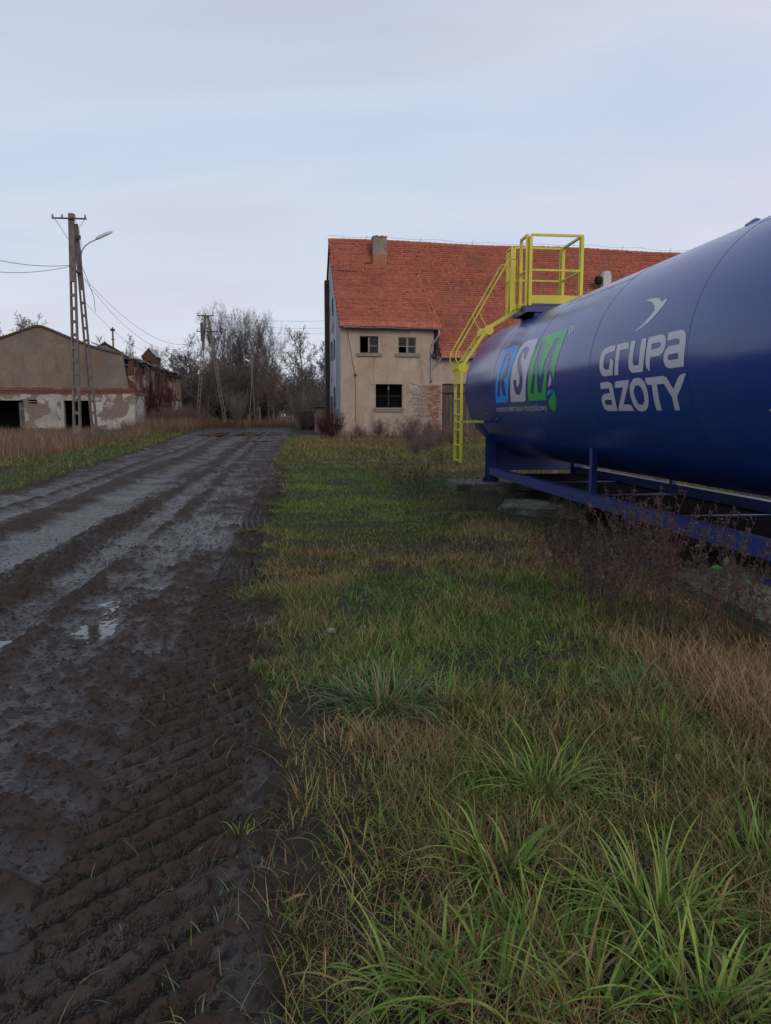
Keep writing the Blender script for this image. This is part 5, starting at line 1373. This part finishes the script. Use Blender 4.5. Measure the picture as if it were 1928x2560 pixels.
# brown weed field on the left, dry grass by the road end and before the barn
def field(name, x0, x1, y0, y1, dens, Lr, W, keep, mat, lean=(.05, .8), segs=2, label=None, tintv=0.0):
    x, y = scatter(x0, x1, y0, y1, dens, keep); n = len(x)
    g = fbm(x + 5, y, .35, 3)
    L = rs.uniform(Lr[0], Lr[1], n) * (.4 + 1.2 * g)
    return blades(name, x, y, L, rs.uniform(W * .6, W * 1.3, n), rs.uniform(lean[0], lean[1], n), segs, np.clip(tintv + rs.normal(0, .2, n), 0, 1),
                  np.clip(.45 + .25 * rs.randn(n) + .7 * (g - .5), 0, 1), mat, label=label, cat='weeds', kind='stuff')
kL = lambda x, y: sst(-9.3, -10.6, x + .022 * (y - 25)) * (1 - road_mask(x, y)) * np.clip(.2 + 2 * (fbm(x, y, .6, 3) - .25), .1, 1)
field('dry_weeds', -30, -9, 26, 60, 150, (.15, .75), .016, kL, M_brown, label='rusty brown weed field in front of the grey gabled ruin')
field('dry_weeds', -20, -9, 20, 34, 220, (.12, .42), .014, kL, M_brown, label='lower brown weeds at the left edge of the view')
field('dry_weeds', -13, -8.6, 58, 86, 170, (.5, 1.2), .025, lambda x, y: (1 - road_mask(x, y)) * .9, M_brown, label='brown weeds along the ruined side wall')
field('dry_grass', -10, 3, 76, 92, 110, (.35, .9), .03, lambda x, y: (1 - road_mask(x, y)) * .9, M_brown, tintv=.3, label='pale dry grass where the road bends away')
field('dry_weeds', 2.2, 26, 44, 50, 120, (.3, .8), .02, lambda x, y: sst(43.5, 48.5, y) * np.clip(3 * (fbm(x, y, .5, 3) - .35), .1, 1), M_brown, label='brown weeds along the foot of the barn wall')
field('dry_weeds', 3.2, 16, 18, 42, 60, (.2, .6), .012, lambda x, y: sst(2.5, 5, x) * np.clip(4 * (fbm(x, y, .25, 3) - .45), 0, 1), M_brown, tintv=.2, label='scattered ochre weeds between the tank and the barn')
# flattened straw under and around the dead weeds near the tank
def straw(name, cx, cy, rx, ry, n, L, label, W=(.002, .0045), lean=(1.0, 1.75)):
    q = rs.normal(0, .5, (n, 2)); x = cx + q[:, 0] * rx; y = cy + q[:, 1] * ry
    return blades(name, x, y, rs.uniform(L * .5, L * 1.2, n), rs.uniform(W[0], W[1], n), rs.uniform(lean[0], lean[1], n), 4, np.clip(rs.normal(.12, .15, n), 0, 1),
                  np.clip(rs.normal(.5, .3, n), 0, 1), M_straw, curl=.5, label=label, cat='dry grass', kind='stuff')
straw('dry_grass', 2.55, 4.0, .55, .95, 3200, .25, 'tangled orange brown dead grass at the right edge near the slab')
straw('dry_grass', 2.65, 8.2, .45, .7, 1300, .17, 'matted straw coloured grass left of the tall dead weeds')
straw('dry_grass', 3.1, 6.3, .4, 1.0, 1000, .20, 'matted dry grass among the dead weeds before the tank')
straw('dry_grass', 2.7, 10.5, .6, 1.1, 1300, .20, 'matted dry grass beside the loose concrete block')
straw('dry_grass', .42, 3.65, .28, .3, 1300, .11, 'small brown patch of dead grass behind the near bluish clump')

# single clumps of long leaves
def clump(x, y, n, L, W, tint, tone, label, sd, spread=.07, lean=(.15, 1.0), dry=.2, curl=1.7):
    n = int(n * .8); lean = (lean[0] + .12, lean[1] + .35); W *= 1.15
    r = np.random.RandomState(sd)
    q = r.normal(0, spread, (n, 2)); px_ = x + q[:, 0]; py_ = y + q[:, 1]
    az = np.arctan2(q[:, 1], q[:, 0]) + r.normal(0, .6, n)
    t_ = np.where(r.rand(n) < dry, .1, tint) + r.normal(0, .06, n)
    o = blades('grass_clump', px_, py_, r.uniform(L * .45, L * 1.1, n), r.uniform(W * .6, W * 1.25, n), r.uniform(lean[0], lean[1], n), 7, np.clip(t_, 0, 1),
               np.clip(tone - .04 + .25 * r.randn(n), 0, 1), M_clump if tone < .5 else M_grass_b, az=az, curl=curl, label=label, cat='grass clump', group='single grass clumps in the foreground')
    # keep the object's origin at its foot
    h = gh(x, y); me = o.data; me.transform(Matrix.Translation((-x, -y, -h))); o.location = (x, y, h)
    return o
M_clump = blade_mat('bluish_leaf', ((.035, .07, .028), (.075, .125, .05), (.16, .215, .10)), ((.08, .06, .035), (.14, .105, .06), (.22, .17, .10)))
M_grass_b = blade_mat('fresh_leaf', ((.038, .082, .014), (.088, .150, .026), (.20, .265, .058)), ((.09, .075, .03), (.16, .13, .05), (.24, .20, .08)))
def gxy(u, v):
    d = ray(u, v); t_ = -1.6 / d[2]; return d[0] * t_, d[1] * t_
CL = [(960, 1790, 480, .36, .009, .9, .48, 'largest bluish green clump of drooping leaves beside the mud edge', .10, (.3, 1.35)),
      (1120, 1790, 60, .28, .008, .9, .62, 'light green upright tuft just right of the bluish clump', .05, (.1, .7)),
      (1360, 1990, 210, .36, .008, .75, .66, 'yellow green spreading clump in the middle of the lawn', .08, (.4, 1.4)),
      (1590, 1770, 150, .34, .007, .85, .32, 'dull bluish clump near the orange dead grass', .08, (.3, 1.3)),
      (1250, 2200, 150, .30, .010, .95, .66, 'broad leaved pale green clump above the bottom middle clumps', .09, (.2, 1.2)),
      (1650, 2330, 190, .34, .010, .95, .72, 'bright green clump at the lower right of the lawn', .08, (.2, 1.2)),
      (1790, 2560, 200, .32, .010, .95, .76, 'brightest yellow green clump in the bottom right corner', .09, (.2, 1.3)),
      (1230, 2540, 150, .30, .011, .9, .62, 'broad leaved clump cut by the bottom edge left of centre', .10, (.3, 1.35)),
      (1480, 2570, 120, .28, .010, .9, .60, 'clump at the bottom edge between two brighter ones', .09, (.3, 1.3)),
      (1060, 2480, 90, .26, .010, .85, .58, 'loose leaning clump at the bottom beside the dark bare mud', .10, (.5, 1.4)),
      (1880, 2190, 120, .26, .007, .95, .56, 'dense dark green tuft at the right edge', .08, (.1, 1.0)),
      (1650, 1850, 110, .20, .006, .95, .52, 'small green tuft below the dull bluish clump', .08, (.1, 1.1)),
      (1020, 1600, 120, .20, .007, .95, .50, 'small lush green tuft beyond the largest bluish clump', .10, (.1, 1.0)),
      (600, 2080, 40, .12, .005, .95, .60, 'tiny green tuft rooted in the ridged mud', .05, (.2, 1.2)),
      (1340, 2380, 110, .28, .009, .9, .60, 'thin leaved clump between the two bright lower clumps', .08, (.3, 1.3)),
      (900, 2150, 50, .18, .006, .8, .55, 'sparse tuft on the bare ground near the mud', .06, (.4, 1.4)),
      (930, 1870, 40, .22, .007, .9, .55, 'short light tuft at the foot of the largest bluish clump', .05, (.2, 1.1))]
for k, (u, v, n, L, W, ti, to, lab, sp_, ln) in enumerate(CL):
    x, y = gxy(u, v); clump(x, y, n, L, W, ti, to, lab, 100 + k, sp_, ln)
# unnamed smaller tufts everywhere in the near lawn
n = 520; x = rs.uniform(-.1, 2.9, n); y = 1.5 + 6 * rs.rand(n) ** 1.2
z = green_zone(x, y); mk = (rs.rand(n) < (.25 + .6 * z)) & (x > .05 + .3 * rs.rand(n)); x, y, z = x[mk], y[mk], z[mk]
k_ = rs.randint(10, 34, len(x)); X_ = np.repeat(x, k_) + rs.normal(0, .035, k_.sum()); Y_ = np.repeat(y, k_) + rs.normal(0, .035, k_.sum())
m = len(X_)
blades('grass_tufts', X_, Y_, rs.uniform(.06, .19, m), rs.uniform(.003, .008, m), rs.uniform(.4, 1.8, m), 5, np.clip(np.repeat(z, k_) + .25 + .15 * rs.randn(m), 0, 1),
       np.clip(np.repeat(rs.uniform(.2, .8, len(x)), k_) + .12 * rs.randn(m), 0, 1), M_grass_b, curl=1.3, label='scattered longer leaf tufts all through the near lawn', cat='grass', kind='stuff')
# sparse weeds on the bare wet strip
n = 5200; x = rs.uniform(-.95, .75, n); y = rs.uniform(1.2, 9, n); mk = rs.rand(n) < sst(-.95, .3, x) * np.clip(4 * (fbm(x, y, 2.2, 3) - .42), 0, 1) * sst(9, 5, y)
x, y = x[mk], y[mk]; m = len(x)
blades('sparse_grass', x, y, rs.uniform(.05, .15, m), rs.uniform(.0025, .006, m), rs.uniform(.6, 1.5, m), 4, np.clip(rs.normal(.75, .25, m), 0, 1), np.clip(rs.normal(.6, .25, m), 0, 1), M_clump, curl=.9, label='sparse thin leaves lying on the wet bare ground', cat='grass', kind='stuff')

# tall dead weeds: stems, side twigs, seed heads
def dead_weed(x, y, stems, H_, label, sd, tone=.5, lean_dir=None, seeds=1.0, name='dead_weed', fan=.22, mat=None):
    r = np.random.RandomState(sd); b = MB(); s_ = MB()
    for k in range(stems):
        b.cur = s_.cur = float(np.clip(tone + r.normal(0, .2), 0, 1))
        p = Vector((r.normal(0, .07), r.normal(0, .07), -.02)); d = Vector((r.normal(0, fan), r.normal(0, fan), 1)).normalized()
        L = H_ * r.uniform(.55, 1.1); pts = [p.copy()]; nseg = 7
        for i in range(nseg):
            d = (d + Vector((r.normal(0, .05), r.normal(0, .05), 0))).normalized(); p = p + d * L / nseg; pts.append(p.copy())
        b.tube(pts, .0035, 4, .0015, cap=False)
        for i in range(int(11 * seeds) + 3):
            q = r.uniform(.3, 1.0) * nseg; j = min(int(q), nseg - 1); pp = pts[j] + (pts[j + 1] - pts[j]) * (q - j)
            a = r.rand() * 6.28; tl = L * r.uniform(.08, .22) * (1.25 - q / nseg)
            dd = Vector((math.cos(a) * .7, math.sin(a) * .7, r.uniform(.5, 1.1))).normalized(); ee = pp + dd * tl
            b.tube([pp, (pp + ee) / 2 + Vector((0, 0, -.01)), ee], .0014, 3, .0008, cap=False)
            for c in range(int(9 * seeds)):
                g = pp + (ee - pp) * r.uniform(.15, 1.0) + Vector(r.normal(0, .008, 3)); w = r.uniform(.004, .009)
                v_ = [g + Vector(r.normal(0, w, 3)) for _ in range(3)]; s_.add(v_, [(0, 1, 2)])
    e_ = empty(name, (x, y, gh(x, y)), 0, label=label, cat='weed', group='dead weeds around the tank')
    b.build('stem', mat or M_stalk, e_, attr=True)
    if seeds > 0: s_.build('seed_heads', mat or M_stalk, e_, attr=True, kind='stuff')
    return e_
M_stalk = mat_basic('dead_stalk', (.042, .025, .021), (.095, .056, .046), 8, .8, 0, use_rnd=.5)
M_stalk2 = mat_basic('dark_stalk', (.020, .017, .012), (.05, .04, .030), 8, .8, 0, use_rnd=.4)
DW = [(2.55, 5.15, 20, 1.02, 'tall reddish dead weed, densest seed heads, below the base rail'), (2.85, 5.7, 17, 1.02, 'reddish dead weed just behind the densest one'), (2.95, 6.6, 14, .98, 'tall dead weed whose tips cross the middle of the blue base rail'),
      (2.72, 4.75, 13, .95, 'dead weed nearest the large near slab, leaning right'), (3.3, 7.3, 12, .9, 'dead weed in front of the base rail near its middle'), (2.35, 5.6, 13, .8, 'shorter dead weed at the left of the reddish group'),
      (3.2, 8.6, 12, .8, 'dead weed whose tips reach the rail left of the middle'), (2.9, 4.1, 7, .6, 'low reddish weed in front of the near concrete slab'),
      (2.45, 6.3, 12, .7, 'dark reddish weed left of the tall tips that cross the rail'), (2.75, 7.6, 14, .75, 'bushy dark weed standing over the matted straw grass'), (3.05, 5.0, 12, .8, 'dark weed rising against the edge of the near concrete slab')]
for k, (x, y, n, h_, lab) in enumerate(DW): dead_weed(x, y, n, h_, lab, 200 + k, .55, seeds=1.1)
DK = [(2.9, 12.6, 14, .8, 'dark tangled weed left of the loose concrete block'), (2.3, 14.8, 14, .7, 'dark tangled weed left of the far slab corner'), (2.9, 10.8, 12, .7, 'dark tangled weed below the loose concrete block'), (3.3, 9.6, 10, .6, 'dark weed under the far half of the base rail'),
      (2.2, 17.5, 12, .8, 'dark bushy weed beyond the far slab at left'), (2.9, 18.6, 14, .9, 'dark bushy weed behind the ladder foot'), (3.6, 19.5, 12, .8, 'dark bushy weed between ladder foot and tank leg')]
for k, (x, y, n, h_, lab) in enumerate(DK): dead_weed(x, y, n, h_, lab, 300 + k, .4, seeds=.4, fan=.45, mat=M_stalk2)
BW = [(4.8, 46.2, 1.3), (6.6, 45.3, 1.5), (7.8, 46, 1.2), (3.6, 46.5, .9), (5.8, 40, 1.0), (6.6, 36, 1.1), (4.6, 30, .9), (5.4, 32, 1.1), (7.6, 38, 1.0)]
BL = ('leafless bush below the lower barn window', 'rusty bush at the foot of the bare brick patch', 'rusty bush before the board door', 'low bush near the barn left corner', 'brown bush in the meadow before the barn window', 'brown bush in the meadow left of the ladder', 'small brown bush nearest the green strip', 'brown bush beside the ladder foot, farther off', 'brown bush in the meadow right of the ladder')
for k, (x, y, h_) in enumerate(BW): bare_tree('scrub', x, y, h_, M_bark2, BL[k], 'bare_bush', 'bush', group='leafless bushes before the barn', wide=1.3, rz=k * 1.3)

# small green sapling by the near slab
M_leaf = mat_basic('green_leaf', (.035, .085, .022), (.06, .13, .04), 8, .5, .2, 40)
def leafshape(b, c, d, up, L, W):
    c, d, up = Vector(c), Vector(d).normalized(), Vector(up); s = d.cross(up).normalized(); u_ = s.cross(d)
    P = [c]
    for q, w in ((.2, .6), (.5, 1), (.8, .6)): P += [c + d * (L * q) - s * (W * w * .5) + u_ * (.10 * L * math.sin(q * 3)), c + d * (L * q) + u_ * (.04 * L * math.sin(q * 3)), c + d * (L * q) + s * (W * w * .5) + u_ * (.10 * L * math.sin(q * 3))]
    P.append(c + d * L - u_ * .05 * L)
    b.add(P, [(0, 2, 1), (0, 3, 2), (1, 2, 5, 4), (2, 3, 6, 5), (4, 5, 8, 7), (5, 6, 9, 8), (7, 8, 10), (8, 9, 10)])
sp = empty('sapling', (3.62, 6.02, -.10), 0, label='small green leaved sapling growing beside the near foot of the tank frame', cat='plant')
MB().tube([(0, 0, 0), (-.02, 0, .25), (-.06, .02, .44)], .004, 5).tube([(-.02, 0, .25), (.06, 0, .33), (.12, 0, .36)], .003, 5).build('stem', M_stalk2, sp)
for (c, d, L, W) in (((-.06, .02, .44), (.3, .1, .8), .09, .05), ((-.06, .02, .42), (-1, 0, .1), .12, .055), ((-.05, .02, .40), (.2, -.3, -.5), .10, .05), ((-.04, 0, .34), (-.8, 0, -.5), .13, .055), ((-.04, 0, .34), (-.1, -.2, -.9), .12, .055), ((.12, 0, .36), (-.9, -.3, .1), .10, .045), ((.13, 0, .36), (.05, -.1, -1), .17, .055)):
    b = MB(); leafshape(b, c, d, (.1, -.6, .8), L, W); b.build('leaf', M_leaf, sp)
# fallen leaves and stones
M_fall = mat_basic('fallen_leaf', (.13, .085, .040), (.24, .165, .085), 12, .7, .3, 40)
for k, ((u, v), lab) in enumerate(zip(((1590, 1878), (1500, 1700), (1490, 1745), (1690, 1925), (1640, 1842), (1610, 1895), (730, 2295), (1262, 1700), (1340, 1640)),
        ('yellowish fallen leaf below the small green tuft', 'upper fallen leaf left of the dull bluish clump', 'lower fallen leaf left of the dull bluish clump', 'curled brown fallen leaf right of the yellowish one', 'long pale fallen leaf under the dull bluish clump', 'small pale fallen leaf beside the yellowish one', 'pale dead leaf strip lying on the wet mud edge', 'brown fallen leaf in the middle lawn', 'small brown fallen leaf farther up the lawn'))):
    x, y = gxy(u, v); b = MB(); r = random.Random(k)
    leafshape(b, (-.03, 0, .01), (1, r.uniform(-.4, .4), .1), (0, 0, 1), .07 if k != 6 else .09, .03 if k != 6 else .014)
    o = b.build('fallen_leaf', M_fall, label=lab, cat='leaf', group='fallen leaves'); o.location = (x, y, gh(x, y) + .035); o.rotation_euler = (r.uniform(-.3, .3), r.uniform(-.3, .3), r.uniform(-1, 3))
M_stn = mat_basic('pale_stone', (.16, .14, .13), (.28, .26, .24), 14, .85, .4, 50)
def stone(x, y, s, label, k, group='stones'):
    bm = bmesh.new(); bmesh.ops.create_icosphere(bm, subdivisions=2, radius=s)
    r = random.Random(k)
    for v_ in bm.verts: v_.co = Vector((v_.co.x * 1.2, v_.co.y, v_.co.z * .65)) * r.uniform(.85, 1.12)
    me = bpy.data.meshes.new('stone'); bm.to_mesh(me); bm.free(); me.materials.append(M_stn)
    o = bpy.data.objects.new('stone', me); o.location = (x, y, gh(x, y) + s * .2); o.rotation_euler = (0, 0, k); link(o)
    return tag(o, label, 'stone', group)
x, y = gxy(828, 1587); stone(x, y, .035, 'pinkish stone lying in the grass near the mud', 1)
stone(3.95, 5.55, .035, 'white pebble on the mossy near slab', 2)
stone(3.35, 5.9, .02, 'small pale pebble at the slab left edge', 3)
# pebbles and clods pressed into the mud
V = []; F = []; n = 0
ico = bmesh.new(); bmesh.ops.create_icosphere(ico, subdivisions=1, radius=1); iv = np.array([tuple(v_.co) for v_ in ico.verts]); fi = np.array([[v_.index for v_ in f_.verts] for f_ in ico.faces]); ico.free()
N_ = 5200
yy = 1.3 + 14 * rs.rand(N_) ** 1.6; xx = rs.uniform(-6, -.1, N_); hh = height(xx, yy); rm_v = road_mask(xx, yy)
for k in range(N_):
    if rm_v[k] < .5 or xx[k] < -1.0 - .75 * yy[k]: continue
    s = (.002 + .008 * rs.rand() ** 4) * (1 + min(yy[k], 5) * .06)
    V.append(iv * (s * rs.uniform(.7, 1.3, 3)) * rs.uniform(.85, 1.15, (12, 1)) + (xx[k], yy[k], hh[k] + s * .15)); F.append(fi + n); n += 12
np_mesh('mud_clods', np.concatenate(V), np.concatenate(F), mat_basic('clod', (.022, .017, .014), (.05, .038, .03), 30, .8, 0), smooth=True, label='small clods and pebbles scattered on the wet mud', cat='clods', kind='stuff')
# scrap boards under the frame
o = MB().prism([(0, 0), (.55, .0), (.55, .12), (1.05, .12), (1.2, .22), (.0, .26)], 2, 0, .02).build('scrap_board', mat_basic('scrap_wood', (.09, .06, .045), (.15, .10, .075)), label='broken brown board lying in the dark under the base rail', cat='board', fixn=True)
o.location = (4.1, 8.1, .08); o.rotation_euler = (R(12), 0, R(14))
